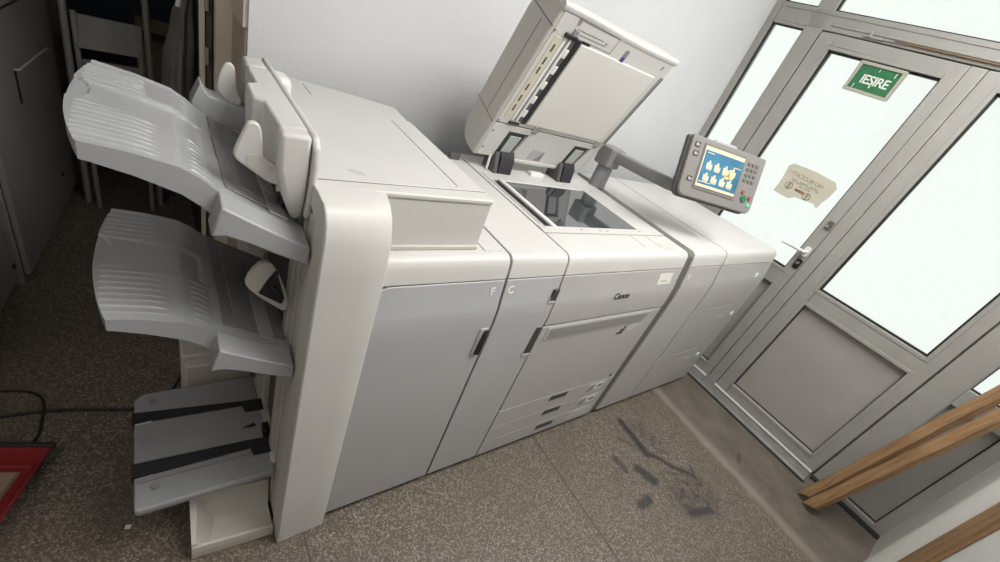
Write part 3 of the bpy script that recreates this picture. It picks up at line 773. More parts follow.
# lower door with the vent grille at its head
skin('lower_door', rect(0.002, 0.313, PX1, 0.738), PANEL2, pr)
ld = [o for o in pr.children if o.name.startswith('lower_door')][0]
vg = MB().prism([(0.03, 0.672), (0.625, 0.672), (0.66, 0.731), (0.03, 0.731)], 'y', -0.0018, 0.004).build('vent_bezel', PANEL2, ld, bevel=0.0015)
MB().prism([(0.045, 0.680), (0.612, 0.680), (0.636, 0.722), (0.045, 0.722)], 'y', -0.0026, 0.002).build('vent_grille', VENT, vg)
mb = MB()
for (x, z0, z1, w) in ((0.478, 0.622, 0.634, 0.010), (0.494, 0.622, 0.650, 0.010), (0.510, 0.622, 0.664, 0.009)):
    mb.prism([(x, z0), (x + w, z0), (x + w + 0.004, z1), (x + 0.004, z1)], 'y', -0.0012, 0.002)
mb.build('logo_mark', INK, ld)
mb = MB()
for (x0, x1, z) in ((0.54, 0.635, 0.655), (0.54, 0.60, 0.643), (0.545, 0.59, 0.631)): mb.box((x0, -0.001, z), (x1, 0.002, z + 0.006))
mb.build('small_print', STICKL, ld)
MB().prism(rrect(0.662, 0.318, 0.676, 0.338, 0.005), 'y', -0.0015, 0.002).build('lock_dot', GAP, ld)
# paper drawers: one face with three pulls
for k, (z0, z1) in enumerate(((0.2108, 0.310), (0.1188, 0.2093), (0.032, 0.1173))):
    dr = skin('drawer', rect(0.002, z0, PX1, z1), PANEL2, pr, bevel=0.0012)
    zc = (0.288, 0.19, 0.082)[k]; x0 = (0.283, 0.295, 0.308)[k]
    h = MB().prism([(x0, zc - 0.014), (x0 + 0.105, zc - 0.014), (x0 + 0.110, zc + 0.014), (x0 + 0.006, zc + 0.014)], 'y', -0.0014, 0.004).build('pull', GAP, dr)
    zs = (0.27, 0.175, 0.085)[k]
    MB().prism([(0.525, zs - 0.03), (0.665, zs - 0.03), (0.672, zs + 0.028), (0.535, zs + 0.028)], 'y', -0.0012, 0.002).build('size_sticker', STICKL, dr)
    if k < 2:
        mb = MB()
        mb.prism(rrect(0.595, zs - 0.020, 0.655, zs + 0.020, 0.012), 'y', -0.0018, 0.001); s_ = mb.build('sticker_symbol', LABELW, dr)
        MB().prism(rrect(0.608, zs - 0.008, 0.648, zs + 0.014, 0.008), 'y', -0.0024, 0.0).build('sticker_print', STICKG, s_)
        MB().prism([(0.54, zs - 0.022), (0.578, zs - 0.022), (0.59, zs + 0.02), (0.55, zs + 0.012)], 'y', -0.0018, 0.001).build('sticker_print', STICKG, dr)
# engine top: front ledge and reader frame
MB().prism([(y, z) for y, z in top_profile(0.162)], 'x', 0.002, PX1).build('front_ledge', WHITE, pr, bevel=0.002)
fl = [o for o in pr.children if o.name.startswith('front_ledge')][0]
box('ledge_groove', (0.455, 0.075, 0.9995), (0.457, 0.16, 1.0004), MIDGAP, fl)
box('ledge_groove', (0.555, 0.075, 0.9995), (0.557, 0.16, 1.0004), MIDGAP, fl)
sw = MB().prism([(0.0245, 0.944), (0.0335, 0.985), (0.048, 1.0015), (0.105, 1.0015), (0.105, 0.944)], 'x', 0.565, 0.655).build('switch_cover', WARM, fl, bevel=0.002)
box('switch_highlight', (0.568, 0.0215, 0.941), (0.652, 0.034, 0.946), PURE, sw, bevel=0.001)  # bright white strip paints the highlight on the cover's lower edge
GX0, GX1, GY0, GY1 = 0.093, 0.560, 0.208, 0.545
mb = MB()
mb.box((0.002, 0.168, 0.96), (PX1, GY0 - 0.002, 1.001)); mb.box((0.002, GY1 + 0.002, 0.96), (PX1, 0.78, 1.001))
mb.box((GX1 + 0.002, GY0 - 0.002, 0.96), (PX1, GY1 + 0.002, 1.001)); mb.box((0.002, GY0 - 0.002, 0.96), (0.036, GY1 + 0.002, 1.001))
rf = mb.build('reader_frame', WHITE, pr, bevel=0.0015)
box('scan_slit', (0.036, GY0 - 0.002, 0.97), (0.060, GY1 + 0.002, 0.996), BLACK, rf)
box('slit_guide', (0.060, GY0 - 0.004, 0.97), (0.070, GY1 + 0.004, 1.003), STICKG, rf, bevel=0.001)
box('slit_guide', (0.070, GY0 - 0.008, 0.97), (GX0 - 0.004, GY1 + 0.004, 1.004), PURE, rf, bevel=0.002)
box('platen_glass', (GX0 - 0.004, GY0, 0.972), (GX1, GY1, 1.0005), PLATEN, rf)
box('glass_trim', (GX0, GY1 - 0.002, 0.99), (GX1 - 0.02, GY1 + 0.004, 1.003), PURE, rf, bevel=0.001)
box('groove', (0.018, 0.22, 1.0005), (0.0205, 0.60, 1.0016), MIDGAP, rf)
box('groove', (0.028, 0.20, 1.0005), (0.0295, 0.53, 1.0016), MIDGAP, rf)
for (x, y) in ((0.2, 0.188), (0.30, 0.185), (0.34, 0.183), (0.56, 0.19), (0.35, 0.60), (0.62, 0.55), (0.06, 0.64)):
    MB().cyl((x, y, 1.0), (x, y, 1.0022), 0.004, 12).build('screw', STICKG, rf)
box('rear_bumper', (-0.075, 0.70, 1.0), (-0.030, 0.725, 1.024), CPAND, pr, bevel=0.003)
feet(pr, PX0, PX1, 0.0, 0.78)

# --- scanner lid -----------------------------------------------------------
e1v = Vector((0, -0.2, 0.52)).normalized(); wv = Vector((0, e1v.z, -e1v.y))
LF = Matrix(((1, 0, 0, 0), (0, e1v.y, wv.y, 0.655), (0, e1v.z, wv.z, 1.055), (0, 0, 0, 1)))   # u, v along lid, w backwards
LU0, LU1 = -0.012, 0.614
prof = [(-0.004, 0.0), (0.565, 0.0), (0.578, 0.02), (0.576, 0.07), (0.555, 0.115), (0.50, 0.149), (0.15, 0.144), (0.035, 0.134), (-0.004, 0.104), (-0.012, 0.06)]
lid = MB(LF).prism(prof, 'x', LU0, LU1).build('scanner_lid', WARM, pr, bevel=0.006)
def LB(nm, u0, v0, u1, v1, w0, w1, m, par=lid, bev=0.0):
    return MB(LF).box((u0, v0, w0), (u1, v1, w1)).build(nm, m, par, bev)
# side seams
LB('side_seam', LU0 - 0.0006, 0.150, LU0 + 0.002, 0.1525, 0.0, 0.146, MIDGAP)
LB('side_seam', LU0 - 0.0006, 0.155, LU0 + 0.002, 0.50, 0.058, 0.0605, MIDGAP)
LB('side_seam', LU0 - 0.0006, 0.513, LU0 + 0.002, 0.516, 0.0, 0.135, MIDGAP)
LB('underside_plate', 0.0, 0.158, LU1 - 0.012, 0.565, -0.003, 0.002, WHITE, bev=0.002)
LB('underside_plate', 0.0, 0.002, LU1 - 0.03, 0.153, -0.003, 0.002, WHITE, bev=0.002)
pad = MB(LF).prism(rrect(0.128, 0.178, 0.553, 0.502, 0.004), 'z', -0.010, 0.0).build('scan_pad', PADW, lid, bevel=0.002)
LB('pad_dark_rail', 0.103, 0.172, 0.1265, 0.508, -0.005, 0.0, BLACK)  # black strip along the left edge of the pad
LB('pad_dark_rail', 0.1265, 0.5035, 0.165, 0.512, -0.005, 0.0, BLACK)
LB('feed_roller_bar', 0.054, 0.178, 0.066, 0.500, -0.006, 0.0, PURE, bev=0.002)
LB('feed_roller_bar', 0.074, 0.178, 0.084, 0.500, -0.008, 0.0, PURE, bev=0.002)
LB('roller_gap', 0.0665, 0.178, 0.0735, 0.500, -0.004, 0.0, STICKG)
LB('roller_gap', 0.0845, 0.178, 0.1025, 0.500, -0.004, 0.0, MIDGAP)
for k in range(5):
    LB('roller_segment', 0.086, 0.20 + 0.06 * k, 0.1015, 0.23 + 0.06 * k, -0.007, 0.0, PURE, bev=0.002)
LB('feed_plate', 0.018, 0.185, 0.050, 0.495, -0.005, 0.0, YEL, bev=0.001)
for v in (0.215, 0.255, 0.30, 0.365, 0.40, 0.445):
    LB('feed_slot', 0.030, v, 0.037, v + 0.026, -0.0056, 0.0, GAP)
LB('feed_clip', 0.045, 0.502, 0.10, 0.516, -0.012, 0.0, BLACK, bev=0.003)
LB('feed_clip', 0.07, 0.505, 0.09, 0.535, -0.009, 0.0, STICKG, bev=0.003)
LB('feed_clip', 0.05, 0.163, 0.10, 0.172, -0.009, 0.0, BLACK, bev=0.002)
for (a, b_, c, d_) in ((0.065, 0.562, 0.268, 0.5635), (0.065, 0.510, 0.268, 0.5115), (0.2665, 0.5115, 0.268, 0.562), (0.08, 0.535, 0.21, 0.5365), (0.08, 0.523, 0.23, 0.5245)):
    LB('flap_line', a, b_, c, d_, -0.0038, 0.0, MIDGAP)
LB('flap_catch', 0.068, 0.548, 0.078, 0.566, -0.006, 0.0, STICKG)
MB(LF).cyl((0.225, 0.532, -0.0045), (0.225, 0.532, 0), 0.003, 10).build('flap_dot', MIDGAP, lid)
lv = MB(LF).prism(rrect(0.328, 0.497, 0.348, 0.545, 0.009), 'z', -0.0045, 0.0).build('lever_recess', ARM, lid)
LB('lever', 0.331, 0.500, 0.345, 0.520, -0.008, -0.003, BLUE, lv, bev=0.002)
for (u, v) in ((0.004, 0.507), (0.006, 0.165), (0.010, 0.118), (0.010, 0.039)):
    MB(LF).cyl((u, v, -0.0045), (u, v, 0.0), 0.0045, 12).build('screw', ARM, lid)
MB(LF).prism([(0.552, 0.533), (0.560, 0.533), (0.564, 0.548), (0.556, 0.548)], 'z', -0.0045, 0).build('screw', ARM, lid)
LB('edge_groove', 0.590, 0.17, 0.604, 0.508, -0.0045, 0.0, ARM)
LB('edge_groove', 0.605, 0.17, 0.609, 0.508, -0.0048, 0.0, BLACK)
LB('cross_groove', 0.0, 0.1530, LU1 - 0.03, 0.1578, -0.001, 0.001, MIDGAP)
for u0, u1 in ((0.078, 0.180), (0.447, 0.548)):
    hr = MB(LF).prism([(u0, 0.022), (u1 - 0.02, 0.022), (u1, 0.128), (u0 + 0.004, 0.128)], 'z', -0.0045, 0.0).build('hinge_recess', BLACK, lid)
    MB(LF).prism([(u0 + 0.018, 0.028), (u1 - 0.036, 0.028), (u1 - 0.028, 0.112), (u0 + 0.020, 0.112)], 'z', -0.0075, -0.003).build('hinge_plate', M('pale_hinge_plate', (0.42, 0.44, 0.42), 0.3), hr, bevel=0.001)
    MB(LF).prism([(u1 - 0.030, 0.03), (u1 - 0.020, 0.03), (u1 - 0.004, 0.122), (u1 - 0.016, 0.122)], 'z', -0.007, -0.003).build('hinge_side', ARM, hr)
MB(LF).prism([(0.247, 0.016), (0.322, 0.016), (0.318, 0.066), (0.252, 0.066)], 'z', -0.0040, 0).build('cable_pocket', PANEL, lid)
MB(LF).prism([(0.286, 0.016), (0.322, 0.016), (0.318, 0.066)], 'z', -0.0048, 0).build('cable_pocket_shade', ARM, lid)
LB('lower_rim', 0.19, -0.012, 0.45, 0.006, -0.006, 0.02, WHITE, bev=0.004)
for u in (0.193, 0.562):
    LB('spring_clip', u - 0.014, 0.150, u + 0.016, 0.176, -0.010, 0.0, METAL, bev=0.002)
    LB('spring_clip', u - 0.010, 0.140, u + 0.010, 0.152, -0.008, 0.0, STICKG, bev=0.002)
# front lip of the lid
def lipring(u, up):
    return [(u, 0.574 + up, -0.006), (u, 0.566 + up, -0.004), (u, 0.566 + up, 0.02), (u, 0.582 + up, 0.022), (u, 0.588 + up, 0.010), (u, 0.586 + up, -0.002), (u, 0.581 + up, -0.006)]
MB(LF).rings([lipring(u, 0.003 * math.cos((u - 0.05) * 9) - 0.002) for u in [LU0 - 0.002 + (LU1 - LU0 + 0.004) * k / 24 for k in range(25)]]).build('front_lip', WHITE, lid, bevel=0.002, smooth=60)
# hinges on the deck
for u0 in (0.100, 0.462):
    hg = MB().prism([(0.612, 1.0), (0.69, 1.0), (0.69, 1.06), (0.672, 1.088), (0.640, 1.092), (0.618, 1.06)], 'x', u0, u0 + 0.07).build('hinge', BELT, pr, bevel=0.004)
    MB().prism([(0.610, 1.0), (0.70, 1.0), (0.70, 1.05), (0.668, 1.080), (0.632, 1.08)], 'x', u0 - 0.022, u0 - 0.003).build('hinge_cheek', CPAND, hg, bevel=0.003)
MB().cyl((0.066, 0.645, 1.0), (0.066, 0.648, 1.06), 0.005, 10).build('stay_rod', PURE, pr)
box('cable_cover', (0.30, 0.635, 1.0), (0.375, 0.665, 1.016), PURE, pr, bevel=0.003)

# --- arm and touch panel ----------------------------------------------------
post = MB().rings([[(0.752 + r * math.cos(a), 0.642 + r * 0.8 * math.sin(a), z) for a in [2 * PI * k / 20 for k in range(20)]] for z, r in ((1.0, 0.050), (1.02, 0.047), (1.10, 0.044), (1.12, 0.044))])
pa = post.build('panel_post', ARM, pr, smooth=50)
MB().prism(rrect(0.700, 0.595, 0.800, 0.695, 0.02), 'z', 1.105, 1.196).build('elbow', ARM, pa, bevel=0.008, seg=3)
MB().rings([[(x + dx, y, z + dz) for dx, dz in rrect(-0.028, -0.026, 0.028, 0.024, 0.010, 3)] for x, y, z in ((0.755, 0.62, 1.168), (0.760, 0.56, 1.168), (0.775, 0.42, 1.172), (0.788, 0.31, 1.177), (0.794, 0.255, 1.186))]).build('panel_arm', ARM, pa, smooth=50)
from mathutils import Quaternion
wq = Vector((-0.376, 0.059, -0.388)); PR = Matrix.Rotation(wq.length, 4, wq.normalized())
PF = T(0.837, 0.168, 1.307) @ PR                      # panel frame: x right, y backwards, z up
cp = MB(PF).prism(rrect(-0.174, -0.130, 0.222, 0.106, (0.034, 0.026, 0.010, 0.008)), 'y', 0.004, 0.022).build('touch_panel', CPAN, pr, bevel=0.005, seg=3)
MB(PF).prism(rrect(-0.181, -0.136, 0.217, 0.107, (0.036, 0.03, 0.012, 0.010)), 'y', 0.0225, 0.046).build('rear_shell', CPAND, cp, bevel=0.008, seg=3)
MB(PF).prism(rrect(-0.06, -0.128, 0.07, -0.02, 0.02), 'y', 0.0465, 0.085).build('mount_plate', ARM, cp, bevel=0.006)
MB(PF).prism(rrect(-0.045, 0.095, 0.075, 0.122, 0.012), 'y', 0.028, 0.05).build('status_lamp', PANEL, cp, bevel=0.004)
MB(PF).prism(rrect(-0.112, -0.092, 0.112, 0.086, 0.003), 'y', 0.0015, 0.006).build('screen_bezel', KEY, cp)
sc = MB(PF).box((-0.105, 0.0, -0.079), (0.105, 0.004, 0.079)).build('screen', SCRB, cp)
sb = MB(PF)
sb.box((-0.105, -0.0006, 0.064), (0.105, 0.001, 0.079)); sb.box((-0.105, -0.0006, -0.079), (0.105, 0.001, -0.068))
sb.box((-0.105, -0.0006, -0.068), (-0.0995, 0.001, 0.064)); sb.box((0.06, -0.0006, 0.03), (0.10, 0.001, 0.033)); sb.box((-0.09, -0.0006, 0.054), (-0.055, 0.001, 0.057))
sb.box((-0.095, -0.0006, -0.060), (-0.03, 0.001, -0.057))
sb.build('screen_bar', SCRC, sc)
mb = MB(PF)
for (x, z) in ((0.028, 0.0), (0.040, -0.008), (0.058, -0.004), (0.05, 0.006)):
    mb.prism(smooth_poly([(x - 0.018, z - 0.012), (x + 0.016, z - 0.015), (x + 0.02, z + 0.01), (x - 0.008, z + 0.016)], 1), 'y', -0.0006, 0.001)
mb.build('map_picture', SCRY, sc)
for row, zc in enumerate((0.008, -0.039)):
    for col, xc in enumerate((-0.064, -0.021, 0.024, 0.064)):
        mb = MB(PF)
        mb.prism([(xc - 0.015, zc - 0.012), (xc + 0.015, zc - 0.012), (xc + 0.015, zc + 0.006), (xc - 0.001, zc + 0.006), (xc - 0.005, zc + 0.011), (xc - 0.015, zc + 0.011)], 'y', -0.0014, 0.0)
        mb.prism([(xc - 0.007, zc + 0.008), (xc + 0.007, zc + 0.008), (xc + 0.002, zc + 0.020), (xc - 0.004, zc + 0.020)], 'y', -0.0012, 0.0)
        mb.box((xc - 0.013, -0.0018, zc - 0.017), (xc + 0.013, 0.0, zc - 0.0135))
        mb.build('screen_icon', SCRC, sc)
for r in range(4):
    for c in range(3):
        x = 0.138 + 0.022 * c; z = 0.066 - 0.022 * r
        MB(PF).prism(rrect(x - 0.007, z - 0.006, x + 0.007, z + 0.006, 0.003, 3), 'y', 0.0, 0.005).build('keypad_key', KEY, cp)
def rbtn(nm, x, z, r, m): MB(PF).tube([PF.inverted() @ PF @ Vector((x, 0.006, z)), Vector((x, -0.001, z))], r, 18).build(nm, m, cp)
rbtn('start_button', 0.163, -0.074, 0.014, GREENB); rbtn('stop_button', 0.195, -0.066, 0.008, REDB); rbtn('reset_button', 0.150, -0.048, 0.007, REDB)
rbtn('indicator_light', 0.198, -0.094, 0.006, LEDG)
for (x, z) in ((-0.145, 0.072), (-0.142, 0.038), (-0.135, -0.060)):
    mb = MB(PF)
    mb.prism(rrect(x - 0.014, z - 0.010, x + 0.012, z + 0.010, 0.004), 'y', 0.002, 0.005); k_ = mb.build('symbol_key', GAP, cp)
    mb = MB(PF); mb.box((x - 0.008, 0.0008, z - 0.005), (x + 0.0, 0.003, z + 0.005)); mb.box((x + 0.003, 0.0008, z - 0.005), (x + 0.007, 0.003, z + 0.002)); mb.build('symbol', STICKL, k_)
MB(PF).box((-0.126, 0.002, -0.063), (-0.121, 0.005, -0.055)).build('indicator_light', M('orange_indicator', (0.7, 0.3, 0.15), 0.4, emit=0.2), cp)

# ------------------------------------------------------------------ narrow module and paper deck to the right
nm_ = empty('transport_module', T(0.915, 0, 0), 'narrow off-white transport unit between the copier and the paper deck', 'copier unit')
chassis(nm_, 0.772, 1.066, 0.80, mat=MIDGAP)
skin('front_door', rect(0.772, 0.032, 1.066, ZB), PANEL2, nm_)
nd = [o for o in nm_.children if o.name.startswith('front_door')][0]
MB().prism(top_profile(0.80), 'x', 0.772, 1.066).build('top_cover', WHITE, nm_, bevel=0.002)
text_mesh('letter', 'D', 0.030, (0.795, yf(0.893) - 0.003, 0.880), (1, 0, 0), (0, 0.18, 1), PURE, nd, 0.0006)
feet(nm_, 0.772, 1.066, 0.0, 0.80)
# dark filler between the two units, fixed to the module
MB().prism([(yf(z) + 0.007, z) for z in (0.03, 0.78, 0.84, 0.87, 0.93, 0.955, 0.975)] + [(0.085, 0.985), (0.60, 0.985), (0.60, 0.03)], 'x', 0.716, 0.7705).build('joint_filler', M('joint_grey', (0.115, 0.11, 0.104), 0.6), nm_)

dk = empty('paper_deck', T(1.37, 0, 0), 'off-white paper deck at the right end of the copier beside the glass door', 'paper deck')
DX0, DX1 = 1.079, 1.690
chassis(dk, DX0, DX1, 0.80)
for k, (z0, z1) in enumerate(((0.675, ZB), (0.336, 0.671), (0.032, 0.332))):
    dr = skin('drawer', rect(DX0, z0, DX1, z1), PANEL2, dk, bevel=0.0015)
    (lx, lz) = ((1.556, 0.861), (1.607, 0.591), (1.589, 0.261))[k]
    b = MB().prism(rrect(lx - 0.012, lz - 0.012, lx + 0.016, lz + 0.014, 0.005), 'y', yf(lz) - 0.004, yf(lz) + 0.004).build('open_button', PURE, dr, bevel=0.001)
    MB().box((lx - 0.010, yf(lz) - 0.0055, lz - 0.004), (lx + 0.002, yf(lz), lz + 0.006)).build('button_light', LEDG, b)
    MB().box((lx - 0.17, yf(lz) - 0.0012, lz - 0.02), (lx - 0.09, yf(lz) + 0.002, lz - 0.002)).build('size_sticker', STICKL, dr)
MB().prism(top_profile(0.80), 'x', DX0, DX1).build('top_cover', WHITE, dk, bevel=0.003)
box('side_cover', (DX1 - 0.006, 0.03, 0.032), (DX1, 0.80, ZB), PANEL2, dk)
feet(dk, DX0, DX1, 0.0, 0.80)

# ------------------------------------------------------------------ planks leaning in the corner
def plank(p0, p1, wvec, w, t, label):
    p0, p1 = Vector(p0), Vector(p1)
    d = (p1 - p0).normalized(); wv_ = Vector(wvec); wv_ = (wv_ - d * wv_.dot(d)).normalized(); n = d.cross(wv_)
    L = (p1 - p0).length
    fr_ = Matrix(((wv_.x, n.x, d.x, p0.x), (wv_.y, n.y, d.y, p0.y), (wv_.z, n.z, d.z, p0.z), (0, 0, 0, 1)))
    me = MB()
    prof_ = []
    N = 24
    rings = []
    for k in range(N + 1):
        z = L * k / N
        j = 0.0015 * math.sin(k * 1.7)
        q = 0.05 if k == 0 else 0.0
        rings.append([(-w / 2 + j, -t / 2, z + q), (w / 2 + j, -t / 2, z), (w / 2 + j, t / 2, z), (-w / 2 + j, t / 2, z + q)])
    me.rings(rings)
    o = me.build('wooden_plank', WOOD, None, bevel=0.002)
    o.matrix_world = fr_; WORLD[o.name] = fr_
    return tag(o, label, 'plank')
plank((1.634, -0.843, 0.004), (1.825, -1.145, 2.17), (0.75, 0.66, 0), 0.052, 0.03, 'pine plank leaning in the corner, the one nearer the glass door')
plank((1.590, -0.884, 0.004), (1.715, -1.145, 1.63), (0.75, 0.66, 0), 0.055, 0.03, 'pine plank leaning in the corner, the front one of the pair')

# ------------------------------------------------------------------ dark left side
CF = T(-1.4345, 1.0, 0.0) @ Matrix.Rotation(-0.0926, 4, 'Z')     # cabinet fronts: local x = out of the front, y along
def cabinet(y0, y1, h, label, handle_y, key, step=0.0):
    b = empty('metal_cabinet', CF @ T(-0.22, (y0 + y1) / 2, 0), label, 'cabinet', 'dark cabinets along the left wall')
    MB(CF).box((-0.45, y0, 0.0), (-0.02 + step, y1, h)).build('body', CABM, b, bevel=0.004)
    d = MB(CF).box((-0.0185 + step, y0 + 0.006, 0.05), (step, y1 - 0.006, h - 0.02)).build('door', CABM, b, bevel=0.003)
    MB(CF).cyl((step, key[0], key[1]), (step + 0.006, key[0], key[1]), 0.010, 14).build('keyhole', BLACK, d)
    hy, hz = handle_y
    MB(CF).box((step, y0 + 0.02, 0.948), (step + 0.002, y1 - 0.02, 0.956)).build('drawer_line', BLACK, d)
    MB(CF).box((step, hy - 0.005, hz - 0.12), (step + 0.004, hy + 0.005, hz)).build('door_edge_gap', BLACK, d)
    hd = MB(CF).tube([(step + 0.0, hy, hz), (step + 0.012, hy + 0.004, hz + 0.002), (step + 0.010, hy + 0.15, hz - 0.003), (step + 0.008, hy + 0.40, hz - 0.01)], 0.004, 8).build('handle', CABS, d)
    return b
cabinet(-0.30, 0.325, 1.25, 'dark grey metal cabinet nearest the camera at the left edge', (0.22, 0.95), (0.30, 0.12), 0.0)
cabinet(0.335, 1.345, 1.25, 'dark grey metal cabinet farther back beside the ladder', (0.635, 0.752), (0.951, 0.198), 0.03)
# step ladder / folding frame in the dark gap
LX = T(0, 2.05, 0)
lad = empty('step_ladder', T(-1.09, 2.05, 0), 'folding metal step ladder with flat treads standing by the dark opening', 'ladder')
def lp(px, z, dy=0.0): return (px, 2.05 + dy, z)
hoop = [(-1.250, 2.05, 0.0), (-1.236, 2.05, 0.98)] + [(-1.176 + 0.06 * math.cos(a), 2.05, 1.01 + 0.06 * math.sin(a)) for a in [PI - PI / 2 * k / 6 for k in range(7)]] + [(-1.025 + 0.06 * math.cos(a), 2.05, 1.01 + 0.06 * math.sin(a)) for a in [PI / 2 - PI / 2 * k / 6 for k in range(7)]] + [(-0.965, 2.05, 0.98), (-0.955, 2.05, 0.0)]
MB().tube(hoop, 0.013, 10).build('front_frame', STEPM, lad)
MB().tube([(-1.205, 2.03, 0.915), (-1.205, 2.0, 0.55), (-1.205, 1.99, 0.0)], 0.010, 8).build('rail', STEPM, lad)
MB().tube([(-0.992, 2.03, 0.915), (-0.992, 2.0, 0.55), (-0.992, 1.99, 0.0)], 0.010, 8).build('rail', STEPM, lad)
for (z0, z1) in ((0.775, 0.90), (0.58, 0.715)):
    MB().hexa([(-1.205, 2.0, z0), (-0.995, 2.0, z0 + 0.01), (-0.995, 2.012, z0 + 0.01), (-1.205, 2.012, z0), (-1.215, 2.06, z1), (-0.99, 2.06, z1 + 0.01), (-0.99, 2.072, z1 + 0.01), (-1.215, 2.072, z1)]).build('tread', STEPP, lad, bevel=0.006)

# door leaf standing open at the wall end, jambs
dd = empty('door_3', T(-0.80, 1.36, 0), kind='structure')
box('leaf', (-0.814, 1.362, 0.01), (-0.801, 2.10, 2.05), DARKW, dd, bevel=0.002)
box('leaf_edge', (-0.817, 1.335, 0.01), (-0.800, 1.360, 2.05), JAMB, dd, bevel=0.002)
for z in (1.02, 1.20, 1.8):
    MB().cyl((-0.794, 1.335, z - 0.03), (-0.794, 1.335, z + 0.03), 0.006, 12).build('hinge', METAL, dd)
box('trim_5', (-0.774, 1.275, 0.0), (-0.712, 1.345, 2.1), JAMB, kind='structure', bevel=0.004)
box('trim_6', (-0.797, 1.348, 0.0), (-0.777, 1.42, 2.1), M('brown_door_seal', (0.12, 0.10, 0.09), 0.7), kind='structure', bevel=0.003)
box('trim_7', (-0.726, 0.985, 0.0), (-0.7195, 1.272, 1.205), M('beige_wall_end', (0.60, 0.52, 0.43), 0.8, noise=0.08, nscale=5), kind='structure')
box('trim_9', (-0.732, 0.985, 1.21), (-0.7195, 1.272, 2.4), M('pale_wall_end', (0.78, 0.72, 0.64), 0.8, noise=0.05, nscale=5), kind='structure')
hk = MB(); hk.tube([(-0.819, 1.47, 1.215), (-0.836, 1.46, 1.21), (-0.85, 1.45, 1.20), (-0.872, 1.44, 1.215), (-0.885, 1.435, 1.245)], [0.008, 0.009, 0.008, 0.008, 0.007], 10)
hk.tube([(-0.85, 1.45, 1.20), (-0.868, 1.44, 1.165), (-0.872, 1.435, 1.14)], 0.008, 8)
tag(hk.build('coat_hook', PURE), 'white plastic coat hook above the hanging dark garment', 'hook')
ct = MB(); rings = []
for z, rx, ry, cx in ((1.16, 0.018, 0.03, -0.850), (1.11, 0.028, 0.07, -0.862), (1.03, 0.036, 0.13, -0.868), (0.95, 0.045, 0.17, -0.878), (0.80, 0.050, 0.20, -0.885), (0.62, 0.052, 0.21, -0.886), (0.50, 0.048, 0.20, -0.885)):
    rings.append([(cx + 0.012 + rx * math.cos(a) * (1 + 0.25 * math.sin(5 * a + z * 4)), 1.56 + 0.62 * ry * math.sin(a) * (1 + 0.12 * math.sin(7 * a)), z) for a in [2 * PI * k / 40 for k in range(40)]])
ct.rings(rings)
tag(ct.build('hanging_coat', COAT, smooth=60), 'dark grey garment hanging from a white hook in the dark opening', 'coat')
cb = empty('cardboard_box', T(-0.88, 2.75, 0), 'brown cardboard carton standing in the dark behind the ladder', 'box')
MB().box((-1.02, 2.6, 0.0), (-0.72, 2.95, 0.78)).build('carton', CARD, cb, bevel=0.003)
MB().hexa([(-1.03, 2.60, 0.775), (-0.72, 2.60, 0.775), (-0.72, 2.605, 0.775), (-1.03, 2.605, 0.775), (-1.05, 2.50, 0.80), (-0.70, 2.50, 0.80), (-0.70, 2.505, 0.803), (-1.05, 2.505, 0.803)]).build('flap', CARD, cb)

# ------------------------------------------------------------------ floor items at the left
def spline(pts, n=10):
    out = []
    P = [Vector(p) for p in pts]
    for i in range(len(P) - 1):
        p0, p1, p2, p3 = P[max(i - 1, 0)], P[i], P[i + 1], P[min(i + 2, len(P) - 1)]
        for k in range(n):
            t = k / n
            out.append(0.5 * ((2 * p1) + (-p0 + p2) * t + (2 * p0 - 5 * p1 + 4 * p2 - p3) * t * t + (-p0 + 3 * p1 - 3 * p2 + p3) * t ** 3))
    out.append(P[-1]); return out
mb = MB(); mb.tube(spline([(-1.45, 0.60, 0.006), (-1.42, 0.655, 0.006), (-1.30, 0.655, 0.006), (-1.18, 0.63, 0.006), (-1.06, 0.592, 0.006), (-0.99, 0.60, 0.006), (-0.945, 0.68, 0.006), (-0.90, 0.78, 0.006), (-0.80, 0.85, 0.006)]), 0.005, 8)
tag(mb.build('power_cable', CABLE), 'long black power cable running across the floor to the finisher', 'cable')
mb = MB(); mb.tube(spline([(-1.44, 0.775, 0.004), (-1.38, 0.765, 0.004), (-1.32, 0.745, 0.004), (-1.285, 0.69, 0.013), (-1.282, 0.62, 0.004), (-1.288, 0.55, 0.004), (-1.33, 0.50, 0.004)]), 0.0038, 8)
tag(mb.build('power_cable', CABLE), 'thin dark cable bent into a loop above the red tray', 'cable')
rb = empty('plastic_tray', T(-1.35, 0.36, 0), 'low red plastic tray with a dark back edge on the floor at the left', 'tray')
TA = Vector((-0.940, 0.340, 0)); TB = Vector((-0.348, -0.938, 0)); TC = Vector((-1.238, 0.466, 0))
def tq(a, b, z): p = TC + TA * a + TB * b; return (p.x, p.y, z)
def tring(i, z): return [tq(i, i, z), tq(0.20 - i, i, z), tq(0.20 - i, 0.32 - i, z), tq(i, 0.32 - i, z)]
MB().rings([tring(0.03, 0.003), tring(0.0, 0.058), tring(0.006, 0.060), tring(0.034, 0.012), tring(0.05, 0.010)]).build('tub', RED, rb, bevel=0.002)
MB().hexa([tq(0.052, 0.052, 0.0105), tq(0.148, 0.052, 0.0105), tq(0.148, 0.268, 0.0105), tq(0.052, 0.268, 0.0105), tq(0.056, 0.056, 0.02), tq(0.144, 0.056, 0.02), tq(0.144, 0.264, 0.02), tq(0.056, 0.264, 0.02)]).build('liner', CARD, rb)
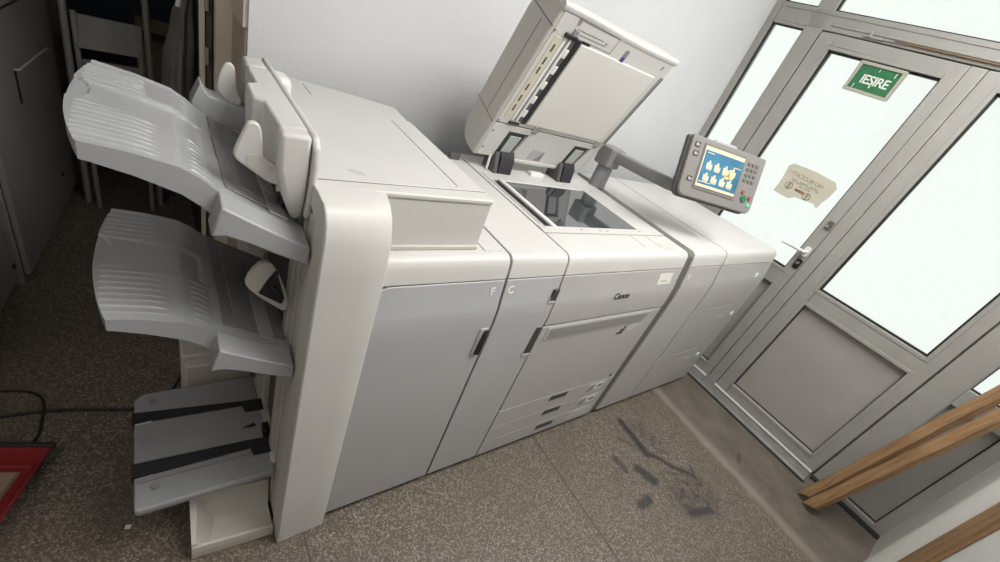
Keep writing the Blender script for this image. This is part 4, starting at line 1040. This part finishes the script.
MB().hexa([tq(-0.004, -0.010, 0.05), tq(0.204, -0.010, 0.05), tq(0.204, 0.004, 0.05), tq(-0.004, 0.004, 0.05), tq(-0.004, -0.010, 0.066), tq(0.204, -0.010, 0.066), tq(0.204, 0.004, 0.066), tq(-0.004, 0.004, 0.066)]).build('back_edge', RUBBER, rb, bevel=0.002)
mb = MB(); mb.hexa([(-1.083, 0.176, 0.0008), (-1.070, 0.172, 0.0008), (-1.067, 0.184, 0.0008), (-1.08, 0.188, 0.0008), (-1.082, 0.177, 0.004), (-1.071, 0.174, 0.0025), (-1.068, 0.183, 0.003), (-1.079, 0.187, 0.002)])
tag(mb.build('paper_scrap', PAPER), 'tiny white paper scrap on the floor in front of the low tray', 'scrap')

# ------------------------------------------------------------------ light
sc_ = bpy.context.scene
w = bpy.data.worlds.new('overcast_day'); sc_.world = w; w.use_nodes = True
bg = w.node_tree.nodes['Background']
bg.inputs['Color'].default_value = (0.985, 1.0, 0.985, 1); bg.inputs['Strength'].default_value = 1.13
def portal(nm, s0, z0, s1, z1):
    l = bpy.data.lights.new(nm, 'AREA'); l.shape = 'RECTANGLE'; l.size = abs(s1 - s0); l.size_y = z1 - z0
    l.cycles.is_portal = True
    o = bpy.data.objects.new(nm, l); C.objects.link(o)
    # aim into the room (-x of the door frame)
    o.matrix_world = DF @ T(0.06, (s0 + s1) / 2, (z0 + z1) / 2) @ Matrix(((0, 0, 1, 0), (-1, 0, 0, 0), (0, -1, 0, 0), (0, 0, 0, 1)))
portal('daylight_portal', -1.13, 0.85, 0.93, 2.68)

def lamp(nm, loc, sx, sy, power, col):
    l = bpy.data.lights.new(nm, 'AREA'); l.shape = 'RECTANGLE'; l.size = sx; l.size_y = sy; l.energy = power; l.color = col
    o = bpy.data.objects.new(nm, l); C.objects.link(o); o.location = loc
lamp('added_fill', (0.60, -0.60, 2.74), 1.8, 0.8, 59, (1.0, 0.972, 0.95))  # unseen overhead fill light, added to brighten the room
lamp('added_fill_left', (-1.75, -0.55, 2.74), 0.6, 0.6, 7, (1.0, 0.96, 0.92))  # weak unseen fill, added to lift the dark left side

sc_.view_settings.view_transform = 'Standard'
sc_.view_settings.look = 'None'
sc_.view_settings.exposure = 0.0
sc_.view_settings.gamma = 1.0
sc_.view_settings.use_curve_mapping = False
cy = sc_.cycles
cy.max_bounces = 12; cy.diffuse_bounces = 6; cy.glossy_bounces = 4; cy.transparent_max_bounces = 16
cy.caustics_reflective = False; cy.caustics_refractive = False
cy.sample_clamp_indirect = 8.0
cy.use_denoising = True
